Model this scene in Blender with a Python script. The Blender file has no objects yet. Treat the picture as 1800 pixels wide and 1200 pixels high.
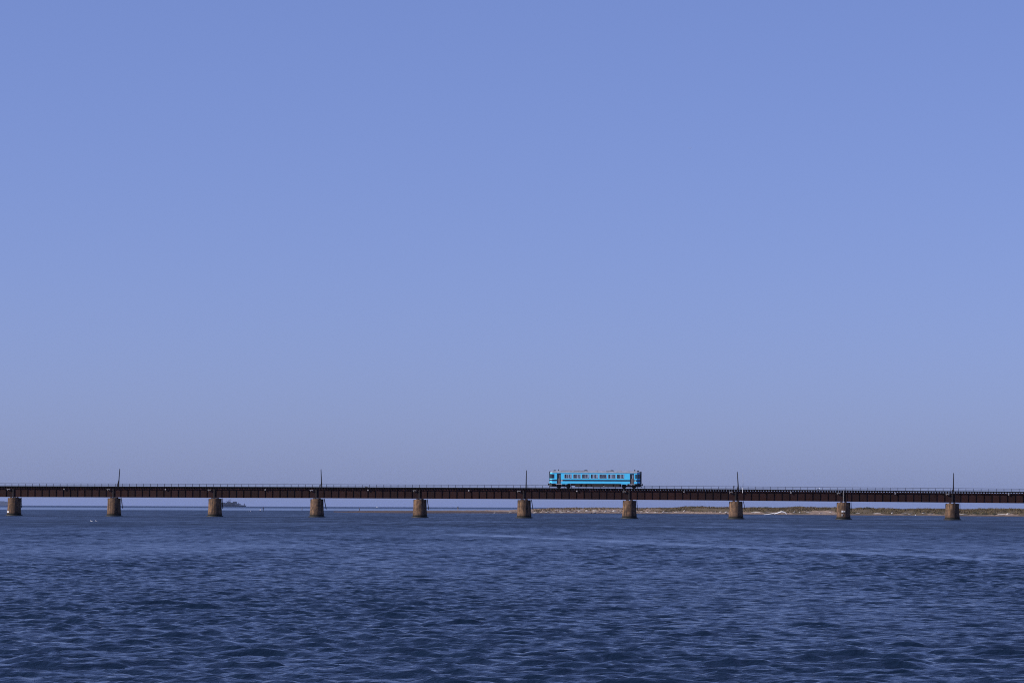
import bpy, math, random
import numpy as np
from mathutils import Matrix, Vector

# ------------------------------------------------------------------ camera, sky, sun, exposure
SC = bpy.context.scene
COL = SC.collection
FPX = 5400.0            # focal length in photograph pixels (1800 wide)
H = 2.2                 # eye height above the water
PITCH = math.atan(291.2 / FPX)
ROLL = 0.0040
cam_d = bpy.data.cameras.new('camera')
cam_d.sensor_width = 36.0
cam_d.sensor_fit = 'HORIZONTAL'
cam_d.lens = 36.0 * FPX / 1800.0
cam_d.clip_start = 0.5
cam_d.clip_end = 250000.0
cam = bpy.data.objects.new('camera', cam_d)
COL.objects.link(cam)
cam.matrix_world = (Matrix.Translation((0, 0, H)) @ Matrix.Rotation(math.pi / 2 + PITCH, 4, 'X')
                    @ Matrix.Rotation(ROLL, 4, 'Z'))
SC.camera = cam

SUN_EL = math.radians(31)
SUN_AZ = math.radians(256)      # compass angle from +Y towards +X
world = bpy.data.worlds.new('World')
SC.world = world
world.use_nodes = True
wn, wl = world.node_tree.nodes, world.node_tree.links
bg = wn['Background']
sky = wn.new('ShaderNodeTexSky')
sky.sky_type = 'NISHITA'
sky.sun_disc = False
sky.sun_elevation = SUN_EL
sky.sun_rotation = SUN_AZ
sky.air_density = 0.7
sky.dust_density = 0.85
sky.ozone_density = 3.0
gam = wn.new('ShaderNodeGamma')
gam.inputs[1].default_value = 0.6
tint = wn.new('ShaderNodeMix')
tint.data_type = 'RGBA'
tint.blend_type = 'MULTIPLY'
tint.inputs[0].default_value = 1.0
tint.inputs[7].default_value = (1.34, 1.48, 2.50, 1)
wl.new(sky.outputs[0], gam.inputs[0])
wl.new(gam.outputs[0], tint.inputs[6])
wl.new(tint.outputs[2], bg.inputs[0])
bg.inputs[1].default_value = 0.1

sun_d = bpy.data.lights.new('sun', 'SUN')
sun_d.energy = 5.0
sun_d.angle = math.radians(0.5)
sun_d.color = (1.0, 0.95, 0.90)
sun = bpy.data.objects.new('sun', sun_d)
COL.objects.link(sun)
to_sun = Vector((math.sin(SUN_AZ) * math.cos(SUN_EL), math.cos(SUN_AZ) * math.cos(SUN_EL), math.sin(SUN_EL)))
sun.rotation_euler = to_sun.to_track_quat('Z', 'Y').to_euler()
sun.location = (-60, -40, 60)

vs = SC.view_settings
vs.view_transform = 'Standard'
vs.look = 'None'
vs.exposure = 0.0
vs.gamma = 1.0
vs.use_curve_mapping = False
SC.cycles.max_bounces = 8
SC.cycles.volume_bounces = 0
SC.cycles.transparent_max_bounces = 24
SC.cycles.use_denoising = False
SC.cycles.filter_width = 1.1

rnd = random.Random(7)
nrng = np.random.default_rng(11)


def ray(x, y):
    a, b = (x - 900) / FPX, (600 - y) / FPX
    a, b = a * math.cos(ROLL) - b * math.sin(ROLL), a * math.sin(ROLL) + b * math.cos(ROLL)
    return Vector((a, math.cos(PITCH) - b * math.sin(PITCH), math.sin(PITCH) + b * math.cos(PITCH)))


def hor(x):
    return 891.2 + ROLL * (x - 900)


def on_plane(x, y, z=0.0):
    """where the line of sight through a photograph pixel meets the level z"""
    r = ray(x, y)
    k = (z - H) / r.z
    return Vector((r.x * k, r.y * k, z))


# ------------------------------------------------------------------ helpers
def tag(o, label=None, cat=None, group=None, kind=None):
    if label: o['label'] = label
    if cat: o['category'] = cat
    if group: o['group'] = group
    if kind: o['kind'] = kind
    return o


def empty(name, loc=(0, 0, 0), rot=None, label=None, cat=None, group=None):
    o = bpy.data.objects.new(name, None)
    o.empty_display_size = 0.3
    COL.objects.link(o)
    if rot is not None:
        o.matrix_world = Matrix.Translation(loc) @ rot.to_4x4()
    else:
        o.location = loc
    return tag(o, label, cat, group)


def put(name, mesh, parent=None, loc=(0, 0, 0)):
    o = bpy.data.objects.new(name, mesh)
    COL.objects.link(o)
    o.location = loc
    if parent is not None:
        o.parent = parent
    return o


class MB:
    def __init__(self):
        self.v, self.f, self.m, self.s = [], [], [], []

    def add(self, vs_, fs, m=0, smooth=False):
        b = len(self.v)
        self.v += [tuple(p) for p in vs_]
        for q in fs:
            self.f.append(tuple(b + i for i in q))
            self.m.append(m)
            self.s.append(smooth)

    def box(self, x0, x1, y0, y1, z0, z1, m=0):
        v = [(x, y, z) for x in (x0, x1) for y in (y0, y1) for z in (z0, z1)]
        self.add(v, [(0, 1, 3, 2), (4, 6, 7, 5), (0, 4, 5, 1), (2, 3, 7, 6), (0, 2, 6, 4), (1, 5, 7, 3)], m)
        return self

    def cyl(self, p0, p1, r0, r1=None, n=8, m=0, smooth=True):
        r1 = r0 if r1 is None else r1
        p0, p1 = Vector(p0), Vector(p1)
        d = (p1 - p0).normalized()
        a = d.orthogonal().normalized()
        b = d.cross(a)
        v = []
        for p, r in ((p0, r0), (p1, r1)):
            for i in range(n):
                t = 2 * math.pi * i / n
                v.append(p + (a * math.cos(t) + b * math.sin(t)) * r)
        self.add(v, [(i, (i + 1) % n, n + (i + 1) % n, n + i) for i in range(n)], m, smooth)
        self.add(v[:n], [tuple(reversed(range(n)))], m)
        self.add(v[n:], [tuple(range(n))], m)
        return self

    def lathe(self, prof, n=32, m=0, c=(0, 0), sx=1.0, sy=1.0):
        v = []
        for r, z in prof:
            for i in range(n):
                t = 2 * math.pi * i / n
                v.append((c[0] + r * sx * math.cos(t), c[1] + r * sy * math.sin(t), z))
        k = len(prof)
        self.add(v, [(j * n + i, j * n + (i + 1) % n, (j + 1) * n + (i + 1) % n, (j + 1) * n + i)
                     for j in range(k - 1) for i in range(n)], m, True)
        self.add(v[(k - 1) * n:], [tuple(range(n))], m)
        self.add(v[:n], [tuple(reversed(range(n)))], m)
        return self

    def prism(self, poly, axis, a0, a1, m=0):
        """closed polygon in the plane across 'axis', extruded from a0 to a1"""
        def P(u, w, t):
            return {'x': (t, u, w), 'y': (u, t, w), 'z': (u, w, t)}[axis]
        n = len(poly)
        v = [P(u, w, a0) for u, w in poly] + [P(u, w, a1) for u, w in poly]
        self.add(v, [(i, (i + 1) % n, n + (i + 1) % n, n + i) for i in range(n)]
                 + [tuple(reversed(range(n))), tuple(range(n, 2 * n))], m)
        return self

    def mesh(self, name, mats):
        me = bpy.data.meshes.new(name)
        me.from_pydata(self.v, [], self.f)
        for mt in (mats if isinstance(mats, (list, tuple)) else [mats]):
            me.materials.append(mt)
        me.polygons.foreach_set('material_index', self.m)
        me.polygons.foreach_set('use_smooth', self.s)
        import bmesh
        bm = bmesh.new()
        bm.from_mesh(me)
        bmesh.ops.recalc_face_normals(bm, faces=bm.faces)
        bm.to_mesh(me)
        bm.free()
        me.update()
        return me

    def obj(self, name, mats, parent=None, loc=(0, 0, 0)):
        return put(name, self.mesh(name, mats), parent, loc)


def nodes_of(name):
    mt = bpy.data.materials.new(name)
    mt.use_nodes = True
    nt = mt.node_tree
    return mt, nt, nt.nodes['Principled BSDF']


def mat(name, col, rough=0.6, metal=0.0, var=0.25, scale=1.5, bump=0.0, rand=0.0, spec=0.5, col2=None):
    """principled paint / stone / timber with blotchy procedural variation in its own colour"""
    mt, nt, p = nodes_of(name)
    n, l = nt.nodes, nt.links
    tc = n.new('ShaderNodeTexCoord')
    nz = n.new('ShaderNodeTexNoise')
    nz.inputs['Scale'].default_value = scale
    nz.inputs['Detail'].default_value = 6
    nz.inputs['Roughness'].default_value = 0.65
    l.new(tc.outputs['Object'], nz.inputs['Vector'])
    mx = n.new('ShaderNodeMix')
    mx.data_type = 'RGBA'
    c2 = col2 or tuple(c * (1 - var) for c in col)
    mx.inputs[6].default_value = (*[min(1, c * (1 + var * .5)) for c in col], 1)
    mx.inputs[7].default_value = (*c2, 1)
    mr = n.new('ShaderNodeMapRange')
    mr.inputs[1].default_value = 0.35
    mr.inputs[2].default_value = 0.68
    l.new(nz.outputs[0], mr.inputs[0])
    l.new(mr.outputs[0], mx.inputs[0])
    out = mx.outputs[2]
    if rand:
        oi = n.new('ShaderNodeObjectInfo')
        hs = n.new('ShaderNodeHueSaturation')
        mr2 = n.new('ShaderNodeMapRange')
        mr2.inputs[3].default_value = 1 - rand
        mr2.inputs[4].default_value = 1 + rand
        l.new(oi.outputs['Random'], mr2.inputs[0])
        l.new(mr2.outputs[0], hs.inputs['Value'])
        l.new(out, hs.inputs['Color'])
        out = hs.outputs[0]
    l.new(out, p.inputs['Base Color'])
    p.inputs['Roughness'].default_value = rough
    p.inputs['Metallic'].default_value = metal
    p.inputs['Specular IOR Level'].default_value = spec
    if bump:
        bp = n.new('ShaderNodeBump')
        bp.inputs['Strength'].default_value = 0.7
        bp.inputs['Distance'].default_value = bump
        l.new(nz.outputs[0], bp.inputs['Height'])
        l.new(bp.outputs[0], p.inputs['Normal'])
    return mt


# ------------------------------------------------------------------ water
SLICKS = ((-0.217, 186.0, 10.2, 3.0, 95.0, 280.0), (-0.33, 341.0, 27.7, 2.4, 280.0, 420.0))


def water_material():
    mt, nt, p = nodes_of('water')
    n, l = nt.nodes, nt.links

    def math_(op, a, b=None, clamp=False):
        k = n.new('ShaderNodeMath')
        k.operation = op
        k.use_clamp = clamp
        for i, q in ((0, a), (1, b)):
            if q is None: continue
            if isinstance(q, (int, float)): k.inputs[i].default_value = q
            else: l.new(q, k.inputs[i])
        return k.outputs[0]

    def rng(a, f0, f1, t0, t1, smooth=True):
        k = n.new('ShaderNodeMapRange')
        k.interpolation_type = 'SMOOTHSTEP' if smooth else 'LINEAR'
        l.new(a, k.inputs[0])
        for i, q in ((1, f0), (2, f1), (3, t0), (4, t1)):
            k.inputs[i].default_value = q
        return k.outputs[0]

    def noise(vec, sc, det=3, rough=0.6, scale3=None):
        if scale3:
            mp = n.new('ShaderNodeMapping')
            mp.inputs['Scale'].default_value = scale3
            l.new(vec, mp.inputs['Vector'])
            vec = mp.outputs[0]
        k = n.new('ShaderNodeTexNoise')
        k.inputs['Scale'].default_value = sc
        k.inputs['Detail'].default_value = det
        k.inputs['Roughness'].default_value = rough
        l.new(vec, k.inputs['Vector'])
        return k.outputs[0]

    g = n.new('ShaderNodeNewGeometry')
    sp = n.new('ShaderNodeSeparateXYZ')
    l.new(g.outputs['Position'], sp.inputs[0])
    X, Y = sp.outputs[0], sp.outputs[1]
    # wind: sheltered swell beyond the bar, open sea, slicks on the river
    big = noise(g.outputs['Position'], 1.0, 3, 0.6, (0.006, 0.0022, 1))
    yb = math_('ADD', Y, math_('MULTIPLY', math_('SUBTRACT', big, 0.5), 500.0))
    yb = math_('SUBTRACT', yb, math_('MULTIPLY', X, 0.9))
    calm = math_('MULTIPLY', rng(yb, 1650, 1950, 0, 1), rng(Y, 2700, 5000, 1, 0))
    wob = noise(g.outputs['Position'], 1.0, 3, 0.6, (0.3, 0.07, 1))
    wob2 = noise(g.outputs['Position'], 1.0, 3, 0.65, (0.7, 0.09, 1))
    sl = None
    for k, y0, x0, w, ya, ybb in SLICKS:
        s = math_('SUBTRACT', math_('SUBTRACT', X, x0), math_('MULTIPLY', math_('SUBTRACT', Y, y0), k))
        s = math_('ABSOLUTE', math_('ADD', s, math_('MULTIPLY', math_('SUBTRACT', wob, 0.5), w * 1.3)))
        b = math_('MULTIPLY', rng(s, w * 0.3, w, 1, 0),
                  math_('MULTIPLY', rng(Y, ya, ya + 30, 0, 1), rng(Y, ybb - 60, ybb, 1, 0)))
        b = math_('MULTIPLY', b, rng(wob2, 0.40, 0.60, 0.25, 1.0))
        sl = b if sl is None else math_('MAXIMUM', sl, b)
    gust = noise(g.outputs['Position'], 1.0, 4, 0.6, (0.05, 0.018, 1))
    rough = rng(Y, 40, 420, 0.07, 0.43)
    rough = math_('MULTIPLY', rough, rng(gust, 0.3, 0.7, 0.75, 1.25))
    chop = noise(g.outputs['Position'], 1.0, 3, 0.7, (0.7, 0.05, 1))
    rough = math_('MULTIPLY', rough, rng(chop, 0.3, 0.7, 0.72, 1.3))
    rough = math_('MULTIPLY', rough, math_('SUBTRACT', 1.0, math_('MULTIPLY', sl, 0.5)))
    rough = math_('MULTIPLY', rough, math_('SUBTRACT', 1.0, math_('MULTIPLY', calm, 0.6)))
    l.new(rough, p.inputs['Roughness'])
    p.inputs['Base Color'].default_value = (0.005, 0.013, 0.029, 1)
    p.inputs['IOR'].default_value = 1.33
    # capillary ripples
    r1 = noise(g.outputs['Position'], 1.0, 4, 0.62, (4.0, 7.0, 3.0))
    r2 = noise(g.outputs['Position'], 1.0, 2, 0.55, (1.1, 2.2, 1.0))
    hgt = math_('ADD', math_('MULTIPLY', r1, 0.055), math_('MULTIPLY', r2, 0.10))
    bp = n.new('ShaderNodeBump')
    bp.inputs['Distance'].default_value = 1.0
    st = math_('MULTIPLY', rng(Y, 40, 140, 0.85, 0.40), math_('SUBTRACT', 1.0, math_('MULTIPLY', sl, 0.5)))
    st = math_('MULTIPLY', st, math_('SUBTRACT', 1.0, math_('MULTIPLY', calm, 0.9)))
    l.new(st, bp.inputs['Strength'])
    l.new(hgt, bp.inputs['Height'])
    l.new(bp.outputs[0], p.inputs['Normal'])
    return mt


WATER = water_material()


def polar_sheet(name, ang, rad, waves):
    A, R = np.meshgrid(ang, rad)
    X = (R * np.sin(A)).astype(np.float32)
    Y = (R * np.cos(A)).astype(np.float32)
    Z = np.zeros_like(X)
    if waves is not None:
        dr = np.gradient(rad)[:, None]
        da = np.gradient(ang)[None, :] * R
        step = np.maximum(dr * 0.9, da).astype(np.float32)
        amp = np.ones_like(X)
        for k, y0, x0, w, ya, yb in SLICKS:
            s = np.abs(X - x0 - k * (Y - y0) + 0.8 * np.sin(Y * 0.11) + 0.5 * np.sin(Y * 0.31 + X))
            q = np.clip((w - s) / (w * 0.7), 0, 1) * ((Y > ya) & (Y < yb))
            amp *= 1 - 0.5 * q
        # gusts: slowly varying wave height
        gst = np.zeros_like(X)
        for i in range(14):
            kx, ky = nrng.normal(0, 0.12), nrng.normal(0, 0.07)
            gst += np.sin(X * kx * 2 + Y * ky + nrng.uniform(0, 6.28))
        amp *= np.clip(1 + 0.07 * gst, 0.6, 1.4)
        X0, Y0 = X.copy(), Y.copy()
        for lam, th, a, ph in waves:
            k = 2 * math.pi / lam
            c, s = math.sin(th), math.cos(th)
            w = np.clip(lam / (step * 2.5) - 0.6, 0, 1) * amp
            arg = np.float32(k * c) * X0 + np.float32(k * s) * Y0 + np.float32(ph)
            sn, cs = np.sin(arg), np.cos(arg)
            Z += w * a * sn
            X += w * a * 0.55 * c * cs
            Y += w * a * 0.55 * s * cs
    nr, na = X.shape
    co = np.stack([X, Y, Z], -1).reshape(-1, 3).astype(np.float32)
    idx = np.arange(nr * na, dtype=np.int32).reshape(nr, na)
    quads = np.stack([idx[:-1, :-1], idx[:-1, 1:], idx[1:, 1:], idx[1:, :-1]], -1).reshape(-1, 4)[:, ::-1]
    me = bpy.data.meshes.new(name)
    me.vertices.add(len(co))
    me.vertices.foreach_set('co', co.ravel())
    me.loops.add(quads.size)
    me.loops.foreach_set('vertex_index', np.ascontiguousarray(quads).ravel())
    me.polygons.add(len(quads))
    me.polygons.foreach_set('loop_start', np.arange(0, quads.size, 4, dtype=np.int32))
    me.polygons.foreach_set('use_smooth', np.ones(len(quads), bool))
    me.update(calc_edges=True)
    me.validate()
    me.materials.append(WATER)
    return put(name, me)


def wave_set(n):
    out = []
    for i in range(n):
        lam = 0.13 * (1.7 / 0.13) ** ((i + nrng.uniform(0, 1)) / n)
        th = math.radians(193) + nrng.normal(0, 0.46 if lam < 0.5 else 0.36)
        slope = 0.043 * (1.0 if lam < 0.40 else (0.40 / lam) ** 0.55)
        out.append((lam, th, slope * lam / (2 * math.pi) * nrng.uniform(0.5, 1.4), nrng.uniform(0, 6.2832)))
    return out


dense_a = np.linspace(-math.radians(12.5), math.radians(12.5), 640)
side = np.radians(np.array([16, 20, 26, 34, 44, 56, 70, 84]))
ANG = np.concatenate([-side[::-1], dense_a, side])
rr_ = [26.0]
while rr_[-1] < 1500:                      # wave spacing coarsens with distance
    rr_.append(rr_[-1] + 0.072 * max(1.0 if rr_[-1] > 35 else 1.6, (rr_[-1] / 85) ** 1.3) * max(1.0, rr_[-1] / 360) ** 3)
RAD = np.concatenate([np.array([2, 6, 11, 16, 20, 23]), np.array(rr_)])
river = polar_sheet('river', ANG, RAD, wave_set(140))
tag(river, kind='structure')
ANG2 = np.radians(np.linspace(-84, 84, 85))
sea = polar_sheet('sea', ANG2, np.geomspace(float(RAD[-1]), 90000, 40), None)
tag(sea, kind='structure')
bed_d = MB()
bed_d.box(-3000, 3000, -60, 9000, -4.2, -4.0)
bed = bed_d.obj('river_bed', mat('silt', (0.06, 0.055, 0.045), 0.9))
tag(bed, kind='structure')

# ------------------------------------------------------------------ sandbar with dunes
M_SAND, nt, pr = nodes_of('sand')
n, l = nt.nodes, nt.links
geo = n.new('ShaderNodeNewGeometry')
tcs = n.new('ShaderNodeVertexColor')
tcs.layer_name = 'cover'
nz1 = n.new('ShaderNodeTexNoise'); nz1.inputs['Scale'].default_value = 0.22; nz1.inputs['Detail'].default_value = 8; nz1.inputs['Roughness'].default_value = 0.7
nz2 = n.new('ShaderNodeTexNoise'); nz2.inputs['Scale'].default_value = 0.6; nz2.inputs['Detail'].default_value = 6
l.new(geo.outputs['Position'], nz1.inputs['Vector'])
l.new(geo.outputs['Position'], nz2.inputs['Vector'])
sand = n.new('ShaderNodeMix'); sand.data_type = 'RGBA'
sand.inputs[6].default_value = (0.36, 0.265, 0.20, 1)
sand.inputs[7].default_value = (0.12, 0.085, 0.065, 1)
mr_s = n.new('ShaderNodeMapRange'); mr_s.inputs[1].default_value = 0.36; mr_s.inputs[2].default_value = 0.62
nz2.inputs['Scale'].default_value = 0.9
l.new(nz2.outputs[0], mr_s.inputs[0])
l.new(mr_s.outputs[0], sand.inputs[0])
veg = n.new('ShaderNodeMix'); veg.data_type = 'RGBA'
veg.inputs[6].default_value = (0.075, 0.062, 0.033, 1)
veg.inputs[7].default_value = (0.125, 0.09, 0.06, 1)
l.new(nz1.outputs[0], veg.inputs[0])
sumn = n.new('ShaderNodeMath'); sumn.operation = 'ADD'
l.new(tcs.outputs[0], sumn.inputs[0]); l.new(nz1.outputs[0], sumn.inputs[1])
mrv = n.new('ShaderNodeMapRange'); mrv.inputs[1].default_value = 0.85; mrv.inputs[2].default_value = 1.1
l.new(sumn.outputs[0], mrv.inputs[0])
mxs = n.new('ShaderNodeMix'); mxs.data_type = 'RGBA'
l.new(mrv.outputs[0], mxs.inputs[0]); l.new(sand.outputs[2], mxs.inputs[6]); l.new(veg.outputs[2], mxs.inputs[7])
# wet edge
spz = n.new('ShaderNodeSeparateXYZ'); l.new(geo.outputs['Position'], spz.inputs[0])
mrw = n.new('ShaderNodeMapRange'); mrw.inputs[1].default_value = 0.08; mrw.inputs[2].default_value = 0.35
wx = n.new('ShaderNodeMapRange'); wx.inputs[1].default_value = -10; wx.inputs[2].default_value = 12; wx.inputs[3].default_value = 0.5; wx.inputs[4].default_value = 0.0
l.new(spz.outputs[0], wx.inputs[0])
wz = n.new('ShaderNodeMath'); wz.operation = 'SUBTRACT'
l.new(spz.outputs[2], wz.inputs[0]); l.new(wx.outputs[0], wz.inputs[1])
l.new(wz.outputs[0], mrw.inputs[0])
wet = n.new('ShaderNodeMix'); wet.data_type = 'RGBA'
wet.inputs[6].default_value = (0.085, 0.062, 0.055, 1)
l.new(mrw.outputs[0], wet.inputs[0]); l.new(mxs.outputs[2], wet.inputs[7])
l.new(wet.outputs[2], pr.inputs['Base Color'])
pr.inputs['Roughness'].default_value = 0.95
pr.inputs['Specular IOR Level'].default_value = 0.1

shore_px = np.array([[560, 899.0], [600, 899.9], [640, 900.6], [700, 901.3], [800, 901.4], [900, 901.8], [1000, 901.8], [1100, 902.2],
                     [1200, 902.8], [1300, 903.7], [1400, 904.5], [1500, 905.2], [1600, 905.9], [1700, 906.7], [1800, 907.5], [2150, 910.5]])
crest_px = np.array([[560, 899], [596, 899.2], [640, 897.9], [700, 897.6], [800, 897.3], [900, 896.5], [930, 895], [960, 893.7], [1000, 893.0], [1050, 892.8],
                     [1100, 893.0], [1130, 893.4], [1180, 892.8], [1200, 891.4], [1215, 890.6], [1225, 890.5], [1240, 891.2], [1270, 892.0], [1300, 892.8],
                     [1340, 892.4], [1350, 892.1], [1366, 893.0], [1390, 891.9], [1402, 891.4], [1420, 892.0], [1440, 892.8], [1460, 892.0],
                     [1480, 892.8], [1500, 894.0], [1512, 893.4], [1526, 892.6], [1545, 893.8], [1570, 894.8], [1600, 895.5], [1618, 894.6], [1660, 894.9],
                     [1690, 895.9], [1712, 895.3], [1728, 894.3], [1742, 894.2], [1755, 894.9], [1800, 895.2], [1900, 893.5], [2000, 895], [2150, 894]])


def shore_d(px):
    y = np.interp(px, shore_px[:, 0], shore_px[:, 1])
    return FPX * H / (y - hor(px))


def lattice(nx, ny, seed):
    return np.random.default_rng(seed).uniform(-1, 1, (nx, ny))


LAT = lattice(400, 200, 5)


def vnoise(x, y):
    xi, yi = np.floor(x).astype(int), np.floor(y).astype(int)
    fx, fy = x - xi, y - yi
    fx, fy = fx * fx * (3 - 2 * fx), fy * fy * (3 - 2 * fy)
    g = lambda a, b: LAT[a % 400, b % 200]
    return (g(xi, yi) * (1 - fx) * (1 - fy) + g(xi + 1, yi) * fx * (1 - fy)
            + g(xi, yi + 1) * (1 - fx) * fy + g(xi + 1, yi + 1) * fx * fy)


def dune_z(px, v):
    """height at pixel column px and v metres behind the river-side shoreline"""
    px, v = np.asarray(px, float), np.asarray(v, float)
    d0 = shore_d(px)
    t = np.clip((px - 900) / 80, 0, 1)
    crest_v = 60 * (1 - t) + 34 * t
    width = 230 * (1 - t) + 95 * t
    zc = H + (hor(px) - np.interp(px, crest_px[:, 0], crest_px[:, 1])) / FPX * (d0 + crest_v)
    up = np.clip(v / crest_v, 0, 1)
    prof = np.where(up < 0.25, up / 0.25 * 0.26, 0.26 + 0.74 * ((up - 0.25) / 0.75) ** 1.25)
    dn = np.clip((v - crest_v) / (width - crest_v), 0, 1)
    prof = np.where(v > crest_v, 1 - dn ** (1.6 + 2.4 * (1 - t)), prof)
    z = zc * prof - 0.12 * (v < 0) - 0.25 * np.clip(-v / 6, 0, 1) - 0.4 * (v >= width)
    nb = 0.16 * vnoise(px * 0.09, v * 0.16) + 0.10 * vnoise(px * 0.23, v * 0.3)
    return z + nb * np.clip(prof * 1.6, 0, 1) * np.clip(zc, 0, 1.3) * np.where(np.abs(v - crest_v) < 8, 0.6, 1.0)


def dune_point(px, v):
    px = float(px)
    r = ray(px, hor(px))
    d = float(shore_d(px)) + v
    k = d / r.y
    return Vector((r.x * k, d, float(dune_z(px, v))))


PXS = np.arange(562, 2150, 3.0)
VS = np.concatenate([np.array([-14, -8, -4, -2, 0]), np.linspace(1.2, 100, 70), np.linspace(106, 240, 24)])
G = np.zeros((len(VS), len(PXS), 3))
cover = np.zeros((len(VS), len(PXS)))
D0 = shore_d(PXS)
for i, v in enumerate(VS):
    d = D0 + v
    G[i, :, 0] = (PXS - 900) / FPX * d / math.cos(PITCH) * 0.9985
    G[i, :, 1] = d
    G[i, :, 2] = dune_z(PXS, np.full(len(PXS), v))
    tt = np.clip((PXS - 1120) / 80, 0, 1)
    vv = np.clip((v - 9) / 9, 0, 1)
    low = np.clip((PXS - 1290) / 60, 0, 1) * np.clip((v - 2) / 3, 0, 1) * np.clip(0.8 + 0.9 * vnoise(PXS * 0.055, np.full(len(PXS), 3.3)), 0, 1)
    blow = np.exp(-((PXS - 1445) / 24) ** 2) * (v < 24) + 0.8 * np.exp(-((PXS - 1545) / 9) ** 2) * (v < 14) + 0.7 * np.exp(-((PXS - 1330) / 12) ** 2) * (v < 12) + 0.7 * np.exp(-((PXS - 1768) / 12) ** 2) * (v < 14)
    vv = vv * (1 - np.clip(blow, 0, 1))
    low = low * (1 - np.clip(blow, 0, 1))
    cover[i] = np.maximum(tt * vv * 0.75, low * 0.8) + 0.16 * np.clip((PXS - 960) / 100, 0, 1) * vv
G[..., 0] = np.array([[ray(px, hor(px)).x / ray(px, hor(px)).y for px in PXS]]) * G[..., 1]
nr, na = len(VS), len(PXS)
idx = np.arange(nr * na).reshape(nr, na)
quads = np.stack([idx[:-1, :-1], idx[:-1, 1:], idx[1:, 1:], idx[1:, :-1]], -1).reshape(-1, 4)
me = bpy.data.meshes.new('sandbar')
me.from_pydata(G.reshape(-1, 3).tolist(), [], quads.tolist())
ca = me.color_attributes.new('cover', 'FLOAT_COLOR', 'POINT')
ca.data.foreach_set('color', np.repeat(cover.reshape(-1, 1), 4, 1).astype(np.float32).ravel())
me.polygons.foreach_set('use_smooth', np.ones(len(me.polygons), bool))
me.materials.append(M_SAND)
sandbar = put('sandbar', me)
tag(sandbar, kind='structure')

# dune grass: thousands of small tufts, nobody could count them
M_GRASS = mat('dune_grass_blades', (0.085, 0.07, 0.035), 0.9, var=0.5, scale=0.12, col2=(0.15, 0.105, 0.065), spec=0.2)
gm_v, gm_f = [], []
for k in range(9500):
    px = rnd.uniform(1105, 2100) if k % 14 else rnd.uniform(938, 1110)
    v = rnd.uniform(9, 46) if rnd.random() < 0.75 else rnd.uniform(24, 40)
    if float(vnoise(np.array(px * 0.05), np.array(v * 0.12))) < -0.25 and v < 28:
        continue
    if abs(px - 1445) < 24 and v < 23 or abs(px - 1330) < 11 and v < 13 or abs(px - 1768) < 11 and v < 14:
        continue
    p = dune_point(px, v)
    s = rnd.uniform(0.22, 0.55) * (1.0 if rnd.random() < 0.9 else 1.5)
    for b in range(5):
        a = rnd.uniform(0, 6.283)
        r = rnd.uniform(0, 0.35)
        w = rnd.uniform(0.07, 0.15)
        bx, by = p.x + r * math.cos(a), p.y + r * math.sin(a)
        dx, dy = math.cos(a + 1.57) * w, math.sin(a + 1.57) * w
        q = len(gm_v)
        gm_v += [(bx - dx, by - dy, p.z - 0.05), (bx + dx, by + dy, p.z - 0.05),
                 (bx + math.cos(a) * s * 0.5 + rnd.uniform(-.1, .1), by + math.sin(a) * s * 0.5, p.z + s * rnd.uniform(0.6, 1.0))]
        gm_f.append((q, q + 1, q + 2))
me = bpy.data.meshes.new('dune_grass')
me.from_pydata(gm_v, [], gm_f)
me.materials.append(M_GRASS)
tag(put('dune_grass', me), 'dry olive dune grass growing over the sandbar', 'grass', kind='stuff')

# shrubs on the dunes
M_LEAF = mat('shrub_leaves', (0.045, 0.055, 0.028), 0.7, var=0.5, scale=1.5, spec=0.3)
M_BARK = mat('shrub_bark', (0.09, 0.065, 0.05), 0.9)


def shrub(px, v, w, h, label):
    p = dune_point(px, v)
    o = empty('dune_shrub', p, label=label, cat='shrub', group='shrubs on the dunes')
    st = MB()
    fo = []
    ff = []
    for k in range(6):
        a = rnd.uniform(0, 6.28)
        st.cyl((0, 0, -0.15), (math.cos(a) * w * .3, math.sin(a) * w * .3, h * .65), 0.05, 0.015, 5)
    st.obj('stem', M_BARK, o)
    for k in range(420):
        a, q = rnd.uniform(0, 6.28), rnd.random() ** 0.5
        lump = 0.75 + 0.25 * math.sin(a * 3 + px)
        x, y = math.cos(a) * q * w / 2 * lump, math.sin(a) * q * w / 2 * lump
        z = h * (0.12 + 0.85 * rnd.random() * math.sqrt(max(0.05, 1 - q * q)))
        e = rnd.uniform(0.05, 0.13)
        b = len(fo)
        for _ in range(3):
            fo.append((x + rnd.uniform(-e, e), y + rnd.uniform(-e, e), z + rnd.uniform(-e, e)))
        ff.append((b, b + 1, b + 2))
    m2 = bpy.data.meshes.new('foliage')
    m2.from_pydata(fo, [], ff)
    m2.materials.append(M_LEAF)
    put('foliage', m2, o)


shrub(1716, 9, 4.2, 0.75, 'dark low bush by the waterline, first beyond the last pier from the railcar')
shrub(1731, 7, 2.6, 0.6, 'small dark bush by the waterline between the last pier and a green bush')
shrub(1749, 6, 2.4, 0.7, 'green rounded bush standing at the very edge of the water')
shrub(1218, 33, 3.4, 0.55, 'wide dark bush crowning the highest dune')
shrub(1347, 33, 2.8, 0.5, 'dark bush on the dune crest behind the white driftwood trunk')
shrub(1527, 33, 2.4, 0.55, 'small bush on the dune crest past the pier with white plates')
shrub(1504, 8, 2.4, 0.5, 'dark bush at the waterline beside the pier with white plates')
shrub(1652, 7, 3.4, 0.5, 'dark ragged bush low on the bank before the last pier')

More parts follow.
